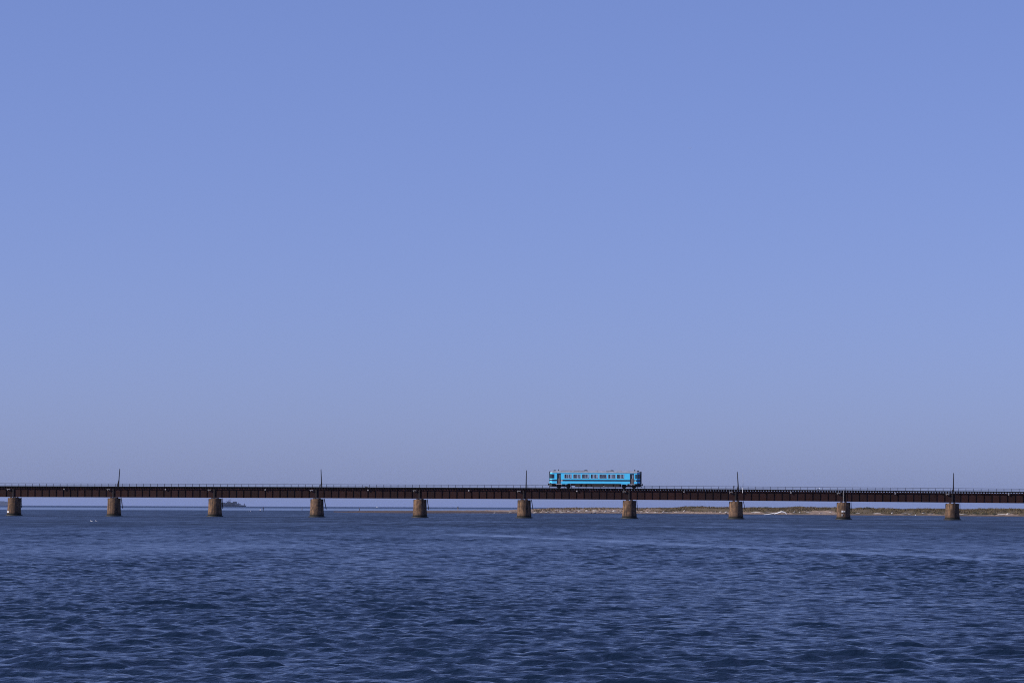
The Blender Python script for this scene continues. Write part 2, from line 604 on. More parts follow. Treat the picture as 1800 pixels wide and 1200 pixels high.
# ------------------------------------------------------------------ driftwood and stones on the beach
M_BLEACH = mat('bleached_wood', (0.50, 0.46, 0.42), 0.8, var=0.2, scale=3)
M_DRIFT = mat('sun_bleached_trunk', (0.80, 0.78, 0.76), 0.8, var=0.12, scale=3)
M_DARKROCK = mat('dark_rock', (0.02, 0.018, 0.018), 0.9)
M_GREYWOOD = mat('weathered_wood', (0.34, 0.27, 0.22), 0.85, var=0.4, scale=3)

log = empty('driftwood_log', on_plane(1369, 904.3, 0.0), label='long bleached white driftwood trunk with a kink lying along the waterline',
            cat='driftwood')
lp = [(-5.2, 0.0, 0.0), (-3.6, .1, 0.12), (-1.7, .2, 0.45), (-1.4, .2, 0.3), (-0.4, .1, 0.55), (1.0, -.1, 1.05), (2.2, -.2, 0.75), (2.8, -.3, 0.12)]
lb = MB()
for a, b, r0, r1 in zip(lp[:-1], lp[1:], (0.10, .15, .18, .20, .24, .28, .25), (.15, .18, .20, .24, .28, .25, .15)):
    lb.cyl(a, b, r0, r1, 9)
lb.obj('trunk', M_DRIFT, log)
MB().cyl((2.1, 0.1, 0.6), (3.1, 0.3, 1.7), 0.07, 0.04, 6).cyl((3.1, 0.3, 1.7), (3.3, 0.3, 2.15), 0.05, 0.02, 6).cyl((2.7, .2, 1.25), (3.6, .4, 1.35), .04, .015, 6).obj('branch', M_GREYWOOD, log)

deb_group = 'pale driftwood and litter scattered along the sandbar'


def debris(px, v, L, r, name='driftwood_piece', label='bleached driftwood piece', cat='driftwood', m=None):
    p = dune_point(px, v)
    mb = MB()
    a = rnd.uniform(-0.5, 0.5)
    kx = rnd.uniform(-.15, .15) * L
    e = (math.cos(a) * L / 2, math.sin(a) * L / 2)
    z0, z1 = r * 0.6, r * 0.6 + rnd.uniform(0, .18)
    mb.cyl((-e[0], -e[1], z0), (0, kx, r * .9), r * .7, r, 7).cyl((0, kx, r * .9), (e[0], e[1], z1), r, r * .45, 7)
    mb.cyl((0, kx, r * .9), (rnd.uniform(-.2, .2), kx + .3, r * 2.6), r * .5, r * .2, 5)
    o = mb.obj(name, m or M_BLEACH, None, p)
    size = 'stubby' if L < 0.95 else ('short' if L < 1.7 else 'long')
    zone = next(t for x_, t in ((921, 'on the low bare bar before the driftwood beach'), (1105, 'on the open beach seen below the railcar'),
                                (1293, 'on the beach beside the highest dune'), (1482, 'on the bank near the big white driftwood trunk'),
                                (1675, 'on the bank between plated pier and plain pole'), (9999, 'on the bank beyond the plain straight pole')) if px < x_)
    return tag(o, size + ' ' + label + ' ' + zone, cat, deb_group)


for px, v, L, r in [(1010, 6, 2.0, .16), (1018, 10, .9, .16), (1031, 17, .9, .2), (1043, 20, .8, .14), (1048, 18, 1.1, .14), (1064.5, 12, .7, .22),
                    (1128, 9, 1.3, .15), (1139, 7, 1.6, .14), (1153, 5, 1.6, .15), (1166, 7, 1.0, .22), (1172, 5, 4.2, .15), (1203, 12, .8, .25),
                    (1190, 9, 2.2, .10), (1267, 9, 1.0, .15), (1277, 8, 1.2, .18), (1328, 8, 3.4, .16), (1396, 11, .7, .2), (1406, 10, .6, .16),
                    (1421, 10, 1.6, .12), (1508, 8, 1.4, .12), (1542, 8, 2.4, .13), (1568, 8, .4, .26), (1591, 8, 3.0, .12), (1600, 8, 1.6, .12),
                    (1693, 7, 2.8, .12), (1763, 8, 3.4, .15), (1772, 10, 1.2, .2), (940, 3, 1.6, .15), (962, 6, 1.4, .14), (985, 9, 1.2, .16),
                    (972, 3, 2.2, .12), (1000, 12, 1.2, .15), (1090, 8, 1.4, .13), (1080, 14, 1.0, .16), (897, 6, 1.2, .16), (870, 4, .9, .12),
                    (1245, 7, 2.6, .10), (1258, 11, 1.0, .14), (1445, 8, 2.0, .12), (1460, 12, 1.2, .14), (1623, 11, 1.0, .14), (1637, 9, 1.8, .1)]:
    debris(px, v, L, r)
for q_ in range(26):
    debris(rnd.uniform(935, 1125), rnd.uniform(3, 22), rnd.uniform(.7, 2.6), rnd.uniform(.10, .2), *(() if q_ % 2 else ('log', 'dull brown weathered log', 'log', M_GREYWOOD)))
for px, v, L, r in [(1002, 13, 3.2, .16), (1021, 15, 2.6, .16), (1046, 13, 3.0, .18), (1052, 14, 2.2, .16), (1122, 12, 3.6, .18), (1350, 8, 3, .16),
                    (1073, 10, 2.0, .18), (990, 15, 2.2, .15), (1415, 14, 2.4, .15), (953, 8, 1.8, .14)]:
    debris(px, v, L, r, 'log', 'dull brown weathered log', 'log', M_GREYWOOD)


def rock(px, v, w, h, label):
    me_ = MB()
    pr_ = []
    k = 12
    for z, s in ((-0.2, .95), (0.0, 1.0), (h * .45, .9), (h * .8, .6), (h, .25)):
        pr_.append((s, z))
    me_.lathe(pr_, k)
    me_.v = [(x * w / 2 * rnd.uniform(.82, 1.1), y * w / 2.6 * rnd.uniform(.82, 1.1), z * rnd.uniform(.85, 1.1)) for x, y, z in me_.v]
    # close seams: duplicate caps share positions with the wall rings
    n_ = k
    for j in range(n_):
        me_.v[5 * n_ + j] = me_.v[4 * n_ + j]
        me_.v[6 * n_ + j] = me_.v[j]
    tag(me_.obj('rock', M_DARKROCK, None, dune_point(px, v)), label, 'rock', 'dark rocks at the foot of the beach')


rock(1039.5, 2, 0.75, 0.32, 'compact black rock at the foot of the driftwood beach')
rock(1045.5, 2, 1.0, 0.26, 'flat elongated black rock beside a rounder black rock')
rock(1277, 1, 0.8, 0.35, 'small dark rock at the waterline beside a brick pier')

# ------------------------------------------------------------------ bridge frame of reference
PHI = math.radians(9.0)
P0 = Vector((-105.989, 655.979, 0))
AX = Vector((math.cos(PHI), -math.sin(PHI), 0))       # along the bridge
AC = Vector((math.sin(PHI), math.cos(PHI), 0))        # across it, towards the sea
SPAN = 22.0
ROTB = Matrix.Rotation(-PHI, 3, 'Z')
SOFFIT = {k: v - 0.05 for k, v in {-1: 4.03, 0: 4.02, 1: 4.02, 2: 4.01, 3: 4.01, 4: 3.98, 5: 3.96, 6: 3.91, 7: 3.81, 8: 3.69, 9: 3.57, 10: 3.45}.items()}
SLs = np.array([k * SPAN for k in SOFFIT]); SZs = np.array(list(SOFFIT.values()))
GIRD_H = 1.94


def soff(L):
    return float(np.interp(L, SLs, SZs))


def B(L, c, z):
    return P0 + AX * L + AC * c + Vector((0, 0, z))


def px2L(x, y=870, c=0.0):
    r = ray(x, y)
    u = r.x / r.y
    Q = P0 + AC * c
    return (u * Q.y - Q.x) / (AX.x - u * AX.y)


# ------------------------------------------------------------------ bridge materials
def pier_material():
    mt, nt, p = nodes_of('pier_brick')
    n, l = nt.nodes, nt.links
    tc = n.new('ShaderNodeTexCoord')
    oi = n.new('ShaderNodeObjectInfo')
    ofs = n.new('ShaderNodeVectorMath'); ofs.operation = 'MULTIPLY_ADD'
    cmb = n.new('ShaderNodeCombineXYZ')
    l.new(oi.outputs['Random'], cmb.inputs[0]); l.new(oi.outputs['Random'], cmb.inputs[1])
    ofs.inputs[1].default_value = (37, 53, 0)
    l.new(cmb.outputs[0], ofs.inputs[0]); l.new(tc.outputs['Object'], ofs.inputs[2])
    nz = n.new('ShaderNodeTexNoise'); nz.inputs['Scale'].default_value = 1.6; nz.inputs['Detail'].default_value = 7; nz.inputs['Roughness'].default_value = .68
    l.new(ofs.outputs[0], nz.inputs['Vector'])
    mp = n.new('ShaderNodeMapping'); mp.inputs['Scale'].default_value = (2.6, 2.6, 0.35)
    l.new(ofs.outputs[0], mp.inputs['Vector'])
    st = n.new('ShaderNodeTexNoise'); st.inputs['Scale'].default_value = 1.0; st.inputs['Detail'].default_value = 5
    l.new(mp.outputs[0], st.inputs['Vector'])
    br = n.new('ShaderNodeTexBrick')
    br.inputs['Color1'].default_value = (0.11, 0.054, 0.034, 1)
    br.inputs['Color2'].default_value = (0.07, 0.036, 0.025, 1)
    br.inputs['Mortar'].default_value = (0.14, 0.115, 0.085, 1)
    br.inputs['Scale'].default_value = 1.0
    br.inputs['Brick Width'].default_value = 0.24
    br.inputs['Row Height'].default_value = 0.075
    br.inputs['Mortar Size'].default_value = 0.008
    # unroll round the shaft
    sep = n.new('ShaderNodeSeparateXYZ'); l.new(tc.outputs['Object'], sep.inputs[0])
    at = n.new('ShaderNodeMath'); at.operation = 'ARCTAN2'; l.new(sep.outputs[1], at.inputs[0]); l.new(sep.outputs[0], at.inputs[1])
    am = n.new('ShaderNodeMath'); am.operation = 'MULTIPLY'; am.inputs[1].default_value = 1.4; l.new(at.outputs[0], am.inputs[0])
    cb = n.new('ShaderNodeCombineXYZ'); l.new(am.outputs[0], cb.inputs[0]); l.new(sep.outputs[2], cb.inputs[1])
    l.new(cb.outputs[0], br.inputs['Vector'])
    # lime bloom, dark vertical noise streaks over the shaft, tide algae
    lime = n.new('ShaderNodeMix'); lime.data_type = 'RGBA'; lime.inputs[7].default_value = (0.27, 0.155, 0.08, 1)
    mr = n.new('ShaderNodeMapRange'); mr.inputs[1].default_value = .40; mr.inputs[2].default_value = .66; mr.inputs[4].default_value = .85
    l.new(nz.outputs[0], mr.inputs[0])
    zl = n.new('ShaderNodeMapRange'); zl.inputs[1].default_value = 0.5; zl.inputs[2].default_value = 1.1; zl.inputs[3].default_value = 0.0; zl.inputs[4].default_value = 1.0
    l.new(sep.outputs[2], zl.inputs[0])
    lm = n.new('ShaderNodeMath'); lm.operation = 'MULTIPLY'; l.new(mr.outputs[0], lm.inputs[0]); l.new(zl.outputs[0], lm.inputs[1])
    l.new(lm.outputs[0], lime.inputs[0]); l.new(br.outputs[0], lime.inputs[6])
    dark_streak = n.new('ShaderNodeMix'); dark_streak.data_type = 'RGBA'; dark_streak.inputs[7].default_value = (0.022, 0.017, 0.014, 1)
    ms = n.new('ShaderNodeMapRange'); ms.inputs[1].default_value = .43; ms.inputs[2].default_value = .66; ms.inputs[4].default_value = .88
    l.new(st.outputs[0], ms.inputs[0]); l.new(ms.outputs[0], dark_streak.inputs[0]); l.new(lime.outputs[2], dark_streak.inputs[6])
    alg = n.new('ShaderNodeMix'); alg.data_type = 'RGBA'; alg.inputs[6].default_value = (0.012, 0.012, 0.008, 1)
    za = n.new('ShaderNodeMapRange'); za.inputs[1].default_value = 0.32; za.inputs[2].default_value = 0.62
    zn = n.new('ShaderNodeMath'); zn.operation = 'MULTIPLY_ADD'; zn.inputs[1].default_value = 0.4; l.new(nz.outputs[0], zn.inputs[0])
    zs = n.new('ShaderNodeMath'); zs.operation = 'SUBTRACT'; zs.inputs[1].default_value = 0.2; l.new(sep.outputs[2], zs.inputs[0]); l.new(zs.outputs[0], zn.inputs[2])
    l.new(zn.outputs[0], za.inputs[0]); l.new(za.outputs[0], alg.inputs[0]); l.new(dark_streak.outputs[2], alg.inputs[7])
    hs = n.new('ShaderNodeHueSaturation')
    rv = n.new('ShaderNodeMapRange'); rv.inputs[3].default_value = .7; rv.inputs[4].default_value = 1.2
    l.new(oi.outputs['Random'], rv.inputs[0]); l.new(rv.outputs[0], hs.inputs['Value']); l.new(alg.outputs[2], hs.inputs['Color'])
    l.new(hs.outputs[0], p.inputs['Base Color'])
    p.inputs['Roughness'].default_value = .9
    p.inputs['Specular IOR Level'].default_value = .2
    bp = n.new('ShaderNodeBump'); bp.inputs['Distance'].default_value = .03; bp.inputs['Strength'].default_value = .6
    l.new(nz.outputs[0], bp.inputs['Height']); l.new(bp.outputs[0], p.inputs['Normal'])
    return mt


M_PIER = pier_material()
M_FOOT = mat('wet_footing', (0.006, 0.006, 0.006), 0.7, var=.4, scale=3)
M_GIRD = mat('red_brown_girder_paint', (0.023, 0.0068, 0.0050), 0.7, var=.55, scale=0.9, rand=.3, spec=.2, col2=(0.016, 0.0050, 0.0038))
M_FLNG = mat('sunlit_flange_paint', (0.055, 0.018, 0.014), 0.7, var=.6, scale=0.7, rand=.3, spec=.2)  # girder paint made lighter: sunlit edge of the top flange put into its colour
M_STIF = mat('stiffener_paint', (0.013, 0.0055, 0.005), 0.8, var=.4, scale=2)
M_TIMB = mat('tarred_timber', (0.007, 0.006, 0.006), 0.9, var=.4, scale=2, spec=.1)
M_RAIL = mat('rail_steel', (0.06, 0.045, 0.04), 0.5, 0.6, var=.3, scale=4)
M_HAND = mat('handrail_steel', (0.06, 0.066, 0.105), 0.6, 0.2, var=.3, scale=2)
M_BEAR = mat('bearing_iron', (0.05, 0.032, 0.026), 0.8, var=.4, scale=5)
M_WHITE = mat('white_plate', (0.78, 0.77, 0.75), 0.5, var=.12, scale=6)
M_PALE = mat('pale_galvanised', (0.50, 0.48, 0.47), 0.5, 0.1, var=.3, scale=6)
M_POLE = mat('tarred_pole', (0.014, 0.012, 0.014), 0.8, var=.4, scale=2, spec=.3)

# ------------------------------------------------------------------ piers
PIER_LABEL = {
    -1: 'brick pier next beyond the one with white painted marks, away from the railcar',
    0: 'round brick pier with two white painted marks low on its sunlit side',
    1: 'brick pier under the leaning braced pole, behind two floating gulls',
    2: 'brick pier that hides the stern of the grey warship',
    3: 'brick pier below the straight braced pole, near the wading anglers',
    4: 'second brick pier beyond the railcar bright cab end, no pole above it',
    5: 'brick pier where the driftwood beach begins, under the tapering bare pole',
    6: 'brick pier directly under the dark cab end of the railcar',
    7: 'brick pier under the braced pole with a thin white rod beside it',
    8: 'reddish brick pier bearing a white plate and a vertical white conduit',
    9: 'third brick pier beyond the railcar dark cab end, under the plain straight pole',
    10: 'brick pier next beyond the plain straight pole, away from the railcar'}
LEAN = {0: .06, 1: .30, 2: .12, 3: .42, 4: .28, 5: .30, 6: .10, 7: .40, 8: .04, 9: .04}
bear_me = MB().box(-.22, .22, -.2, .2, 0, .10).box(-.15, .15, -.14, .14, .10, .175).mesh('bearing', M_BEAR)
for k in range(-1, 11):
    top = SOFFIT[k] - 0.19
    r_t, r_b = (1.37, 1.52) if k not in (8,) else (1.38, 1.43)
    o = empty('brick_pier', B(k * SPAN, 0, 0), ROTB, PIER_LABEL[k], 'pier', 'brick piers of the railway bridge')
    prof = [(r_b + .02, -3.9), (r_b + .02, 0.1), (r_b - .01, .5), (r_b - .05, .9), (r_t + .03, 1.8), (r_t, top - .12), (r_t - .03, top)]
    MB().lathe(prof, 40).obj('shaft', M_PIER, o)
    MB().lathe([(r_b + .30, -3.9), (r_b + .30, .10), (r_b + .24, .18), (r_b + .021, .19)], 40).obj('footing', M_FOOT, o)
    for dl in (-.42, .42):
        for c in (-.85, .85):
            put('bearing', bear_me, o, (dl, c, top + .002))
    ld = MB()
    lean = LEAN.get(k, .1)
    for c in (-.2, .2):
        ld.cyl((r_t + .16, c, top + .1), (r_t + .20 + lean, c, 1.65), .05, .05, 6)
    for q in range(7):
        t = (q + .5) / 7
        x_ = r_t + .16 + (0.04 + lean) * t
        z_ = top + .1 + (1.65 - top - .1) * t
        ld.cyl((x_, -.2, z_), (x_, .2, z_), .02, .02, 5)
    ld.obj('access_ladder', M_STIF, o)
    if k == 0:
        for (z0, z1, a0, a1) in ((1.08, 1.36, 176, 208), (.70, .95, 182, 241)):
            mb = MB()
            rr = r_b - .005
            vv = []
            for q in range(7):
                a = math.radians(a0 + (a1 - a0) * q / 6)
                vv += [(rr * math.cos(a), rr * math.sin(a), z0), (rr * math.cos(a), rr * math.sin(a), z1)]
            for q in range(7):
                a = math.radians(a0 + (a1 - a0) * q / 6)
                vv += [((rr - .06) * math.cos(a), (rr - .06) * math.sin(a), z0), ((rr - .06) * math.cos(a), (rr - .06) * math.sin(a), z1)]
            fs = [(2 * q, 2 * q + 2, 2 * q + 3, 2 * q + 1) for q in range(6)] + [(2 * q + 1, 2 * q + 3, 14 + 2 * q + 3, 14 + 2 * q + 1) for q in range(6)] \
                + [(2 * q, 14 + 2 * q, 14 + 2 * q + 2, 2 * q + 2) for q in range(6)] + [(0, 1, 15, 14), (12, 26, 27, 13)]
            mb.add(vv, fs)
            mb.obj('painted_mark', M_WHITE, o)
    if k == 8:
        MB().box(-.34, .04, -1.50, -1.43, 1.46, 1.82).obj('white_plate', M_WHITE, o)
        MB().box(.08, .42, -1.47, -1.40, 1.50, 1.78).obj('grey_plate', M_PALE, o)
        MB().box(-.28, -.16, -1.50, -1.43, .68, 1.12).obj('gauge_strip', M_WHITE, o)
        MB().cyl((.12, -1.18, top - .05), (.12, -1.18, SOFFIT[k] + GIRD_H + .25), .035, .035, 6).obj('conduit', M_PALE, o)

# ------------------------------------------------------------------ plate girder spans
SPAN_LABEL = {
    -1: 'dark girder span beyond the pier with white painted marks, away from the railcar',
    0: 'sixth dark girder span from the railcar, ending at the leaning braced pole',
    1: 'fifth dark girder span from the railcar, between leaning pole and warship',
    2: 'fourth dark girder span from the railcar, passing above the grey warship',
    3: 'third dark girder span beyond the railcar bright cab end',
    4: 'second dark girder span from the railcar bright end, reaching the tapering pole',
    5: 'dark brown plate girder span that carries the blue railcar',
    6: 'dark girder span starting below the railcar dark cab end',
    7: 'dark girder span between the thin white rod and the plated pier',
    8: 'dark girder span between the plated pier and the plain straight pole',
    9: 'dark girder span beyond the plain straight pole, away from the railcar'}
GL = SPAN - 0.06
NP_ = 14
PW = GL / NP_
web_me = MB().box(-PW / 2 + .002, PW / 2 - .002, -.010, .010, .035, GIRD_H - .06).mesh('web_panel', M_GIRD)
stf_me = MB().box(-.03, .03, -.05, .05, .036, GIRD_H - .061).box(-.010, .010, -.12, .12, .036, GIRD_H - .061).mesh('stiffener', M_GIRD)
bfl_me = MB().box(-GL / 2, GL / 2, -.17, .17, 0, .034).mesh('bottom_flange', M_GIRD)
tfl_me = MB().box(-GL / 2, GL / 2, -.17, .17, GIRD_H - .059, GIRD_H).box(-GL / 2, GL / 2, -.155, -.145, GIRD_H - .20, GIRD_H - .059).box(-GL / 2, GL / 2, .145, .155, GIRD_H - .20, GIRD_H - .059).mesh('top_flange', M_FLNG)
crs = MB()
crs.cyl((0, -.66, .12), (0, .66, GIRD_H - .2), .05, .05, 5).cyl((0, -.66, GIRD_H - .2), (0, .66, .12), .05, .05, 5)
crs.box(-.05, .05, -.68, .68, GIRD_H - .18, GIRD_H - .08).box(-.05, .05, -.68, .68, .06, .16)
dia_me = MB().box(-.02, .02, -.70, .70, .04, GIRD_H - .07).mesh('end_diaphragm', M_STIF)
jnt_me = MB().box(-.16, .16, -.012, .0, .04, GIRD_H - .02).mesh('joint_cover', M_STIF)
crs_me = crs.mesh('cross_frame', M_STIF)
lug_me = MB().box(-.12, .12, -.05, .05, -.12, .12).cyl((0, -.05, 0), (0, -.10, 0), .09, .06, 8).mesh('cable_clamp', M_PALE)
brk_me = MB().box(-.36, .36, -.28, .0, -.035, .035).box(-.3, -.24, -.03, .0, -.25, -.036).box(.24, .3, -.03, .0, -.25, -.036).mesh('bracket_plate', M_PALE)
for k in range(-1, 10):
    z0, z1 = SOFFIT[k], SOFFIT[k + 1]
    sl = math.atan2(z1 - z0, SPAN)
    o = empty('girder_span', B((k + .5) * SPAN, 0, (z0 + z1) / 2), ROTB @ Matrix.Rotation(-sl, 3, 'Y'), SPAN_LABEL[k], 'bridge span', 'plate girder spans of the railway bridge')
    for c in (-.85, .85):
        g_ = empty('plate_girder')
        g_.parent = o
        g_.location = (0, c, 0)
        put('bottom_flange', bfl_me, g_)
        put('top_flange', tfl_me, g_)
        for q in range(NP_):
            put('web_panel', web_me, g_, (-GL / 2 + (q + .5) * PW, 0, 0))
        for q in range(NP_ + 1):
            x_ = -GL / 2 + q * PW
            x_ = min(max(x_, -GL / 2 + .06), GL / 2 - .06)
            put('stiffener', stf_me, g_, (x_, 0, 0))
    for q in (-1, 1):
        put('end_diaphragm', dia_me, o, (q * (GL / 2 - .10), 0, 0))
    for q in (5.5, 11, 16.5):
        put('cross_frame', crs_me, o, (-GL / 2 + q, 0, 0))
    put('joint_cover', jnt_me, o, (SPAN / 2, -.85 - .176, 0))
    put('cable_clamp', lug_me, o, (rnd.uniform(-.5, .5), -.85 - .16 - .05, GIRD_H - .24))
    if k >= 0 or True:
        put('bracket_plate', brk_me, o, (GL / 2 - .9, -.85 - .172, GIRD_H - .27))

# ------------------------------------------------------------------ track
Lmin, Lmax = -SPAN + .3, 10 * SPAN - .3
track = empty('railway_track', B(99, 0, soff(99) + GIRD_H), ROTB, 'dark open timber sleepers and steel rails running along the girder tops', 'track')
TI = track.matrix_world.inverted()


def on_track(L, c, z):
    return TI @ B(L, c, soff(L) + GIRD_H + z)


sl_m = MB()
L = Lmin + .2
while L < Lmax:
    j = rnd.uniform(-.02, .02)
    e0, e1 = -1.12 - rnd.uniform(0, .10), 1.12 + rnd.uniform(0, .1)
    z0 = 0.004
    for (a, b) in ((L - .115 + j, L + .115 + j),):
        vv = [on_track(l_, c_, z_) for l_ in (a, b) for c_ in (e0, e1) for z_ in (z0, .195)]
        sl_m.add(vv, [(0, 1, 3, 2), (4, 6, 7, 5), (0, 4, 5, 1), (2, 3, 7, 6), (0, 2, 6, 4), (1, 5, 7, 3)])
    L += .545
so = sl_m.obj('sleepers', M_TIMB, track)
so['kind'] = 'stuff'


def strip(name, prof, c, m, parent, f, Ls):
    """extrude a small cross-section along the bridge, following its levels"""
    mb = MB()
    n_ = len(prof)
    vv = [f(L_, c + u, w) for L_ in Ls for u, w in prof]
    fs = [(j * n_ + i, j * n_ + (i + 1) % n_, (j + 1) * n_ + (i + 1) % n_, (j + 1) * n_ + i) for j in range(len(Ls) - 1) for i in range(n_)]
    fs += [tuple(range(n_)), tuple(range((len(Ls) - 1) * n_, len(Ls) * n_))]
    mb.add(vv, fs)
    return mb.obj(name, m, parent)


LSEQ = [Lmin] + [k * SPAN for k in range(0, 10)] + [Lmax]
rail_prof = [(u, w - .08) for u, w in [(-.07, .28), (.07, .28), (.07, .30), (.012, .32), (.012, .42), (.036, .435), (.036, .48), (-.036, .48), (-.036, .435), (-.012, .42), (-.012, .32), (-.07, .30)]]
for c in (-.5335, .5335):
    strip('rail', rail_prof, c, M_RAIL, track, on_track, LSEQ)
for c in (-.33, .33):
    strip('guard_rail', [(u * .8, .20 + (w - .20) * .8) for u, w in rail_prof], c, M_RAIL, track, on_track, LSEQ)
strip('guard_timber', [(-.075, .196), (.075, .196), (.075, .36), (-.075, .36)], -.98, M_TIMB, track, on_track, LSEQ)

# ------------------------------------------------------------------ far-side walkway railing
fence = empty('walkway_railing', B(99, 1.9, soff(99) + GIRD_H), ROTB, 'thin dark two-rail handrail along the seaward edge of the bridge', 'railing')
FI = fence.matrix_world.inverted()
fo_ = lambda L_, c, z: FI @ B(L_, 1.9 + c, soff(L_) + GIRD_H + z)
strip('walkway_plank', [(-.70, .15), (.10, .15), (.10, .196), (-.70, .196)], 0, M_TIMB, fence, fo_, LSEQ)
hr = [(.04 * math.cos(a), .04 * math.sin(a)) for a in np.linspace(0, 2 * math.pi, 7)[:-1]]
strip('top_rail', [(u, .96 + w) for u, w in hr], 0, M_HAND, fence, fo_, LSEQ)
strip('middle_rail', [(u * .8, .66 + w * .8) for u, w in hr], 0, M_HAND, fence, fo_, LSEQ)
post_me = MB().box(-.045, .045, -.045, .045, .0, .755).box(-.02, .02, -.9, .0, -.06, -.01).mesh('post', M_HAND)
L = Lmin + .6
while L < Lmax:
    put('post', post_me, fence, fo_(L, 0, .197))
    L += 1.53

# ------------------------------------------------------------------ old poles above every second pier
POLE = {1: (210.5, 823.0, 208.2, -2.6, 'tarred pole leaning beside its long raking brace, farthest from the railcar'),
        3: (564.3, 824.0, 565.5, -3.6, 'straight tarred pole with a short thin brace on one side'),
        5: (925.5, 825.8, 924.7, 0.0, 'tapering bare tarred pole nearest the railcar bright end, no brace'),
        7: (1296.0, 828.3, 1298.0, -2.2, 'tarred pole with thick base and brace beside a thin white rod'),
        9: (1676.2, 830.6, 1675.8, 0.0, 'plain straight tarred pole with a thicker stub at its foot')}
for k, (tx, ty, bx, br, lab) in POLE.items():
    c = 1.35
    Lb = px2L(bx, 857, c)
    zb = soff(Lb) + GIRD_H + .196
    o = empty('pole', B(Lb, c, zb), ROTB, lab, 'pole', 'old poles along the bridge')
    Lt = px2L(tx, ty, c)
    Y_ = B(Lt, c, 0).y
    r = ray(tx, ty)
    zt = H + r.z / r.y * Y_ - zb
    dx = Lt - Lb
    mb = MB()
    mb.cyl((0, 0, 0), (dx * .45, 0, zt * .45), .14, .105, 10).cyl((dx * .45, 0, zt * .45), (dx, 0, zt - .15), .105, .075, 10).cyl((dx, 0, zt - .15), (dx + .02, 0, zt), .075, .03, 10)
    mb.obj('shaft', M_POLE, o)
    MB().box(-.22, .22, -.2, .2, .004, .16).cyl((0, -.2, .1), (0, -.27, .1), .05, .05, 6).obj('foot_clamp', M_STIF, o)
    if br:
        bl = px2L(bx + br, 857, c) - Lb
        hh = 1.75 if k == 1 else 1.15
        MB().cyl((bl, -.05, .0), (dx * hh / zt, -.02, hh), .10 if k == 1 else .07, .07, 8).obj('brace', M_POLE, o)
    if k == 9:
        MB().cyl((-.16, 0, .0), (-.14, 0, .55), .10, .09, 8).obj('stub', M_POLE, o)

# thin white rod on the near girder, small dark box on the handrail
Lr = px2L(1305.4, 855, -1.12)
o = empty('white_rod', B(Lr, -1.12, soff(Lr) + GIRD_H - .35), ROTB, 'very thin pale rod rising from the near girder beside a pole', 'rod')
MB().cyl((0, 0, 0), (.05, 0, 1.1), .06, .05, 8).obj('socket', M_WHITE, o)
MB().cyl((.05, 0, 1.05), (.10, 0, 2.0), .035, .03, 6).obj('lower_rod', M_POLE, o)
MB().cyl((.10, 0, 1.95), (.02, 0, 4.15), .026, .02, 6).obj('upper_rod', M_PALE, o)
MB().box(-.09, .09, .0, .11, .05, .18).obj('clamp', M_STIF, o)
Lb = px2L(1290, 856, 1.2)
o = empty('signal_box', B(Lb, 1.2, soff(Lb) + GIRD_H + .196), ROTB, 'small dark box on a short post beside the track', 'box')
MB().cyl((.03, 0, 0.003), (0, 0, .62), .03, .03, 6).obj('post', M_POLE, o)
MB().box(-.13, .13, -.1, .1, .60, .84).prism([(-.16, .84), (.16, .84), (0, .90)], 'y', -.12, .12).obj('housing', M_POLE, o)

# ------------------------------------------------------------------ blue railcar
M_BLUE = mat('sky_blue_paint', (0.090, 0.62, 1.0), 0.35, var=.10, scale=.6, spec=.5)
M_NAVY = mat('navy_paint', (0.008, 0.014, 0.05), 0.4, var=.2)
M_ROOF = mat('grey_roof', (0.27, 0.28, 0.33), 0.7, var=.35, scale=1.2)
M_GUTT = mat('pale_gutter', (0.45, 0.46, 0.50), 0.6, var=.2)
M_DOOR = mat('brown_grey_door', (0.13, 0.11, 0.105), 0.5, var=.2, scale=3)
M_UNDR = mat('underframe_black', (0.018, 0.015, 0.015), 0.75, var=.5, scale=3)
M_WHEEL = mat('wheel_steel', (0.05, 0.035, 0.03), 0.55, .4, var=.4, scale=5)
M_CURT = mat('cream_curtain', (0.78, 0.72, 0.64), .9, var=.25, scale=9)
M_SEAT = mat('blue_grey_seat', (0.03, 0.045, 0.11), .9, var=.3)
M_INT = mat('interior_panel', (0.42, 0.42, 0.44), .7, var=.15)
M_LAMP = mat('lamp_lens', (0.85, 0.85, 0.8), .15, var=.05)
M_RED = mat('red_lens', (0.35, 0.01, 0.01), .2, var=.1)
M_RUBB = mat('black_rubber', (0.012, 0.012, 0.013), .8, var=.2)


def glass_material():
    mt = bpy.data.materials.new('window_glass')
    mt.use_nodes = True
    n, l = mt.node_tree.nodes, mt.node_tree.links
    n.remove(n['Principled BSDF'])
    tr = n.new('ShaderNodeBsdfTransparent'); tr.inputs[0].default_value = (.95, .97, .98, 1)
    gl = n.new('ShaderNodeBsdfGlossy'); gl.inputs['Roughness'].default_value = .03
    fr = n.new('ShaderNodeFresnel'); fr.inputs[0].default_value = 1.5
    nz = n.new('ShaderNodeTexNoise'); nz.inputs['Scale'].default_value = 1.2
    bp = n.new('ShaderNodeBump'); bp.inputs['Distance'].default_value = .004
    l.new(nz.outputs[0], bp.inputs['Height']); l.new(bp.outputs[0], gl.inputs['Normal'])
    mx = n.new('ShaderNodeMixShader')
    l.new(fr.outputs[0], mx.inputs[0]); l.new(tr.outputs[0], mx.inputs[1]); l.new(gl.outputs[0], mx.inputs[2])
    l.new(mx.outputs[0], n['Material Output'].inputs[0])
    return mt


M_GLASS = glass_material()
M_DGLASS = mat('dark_cab_glass', (0.010, 0.012, 0.022), .06, var=.3, spec=.6)

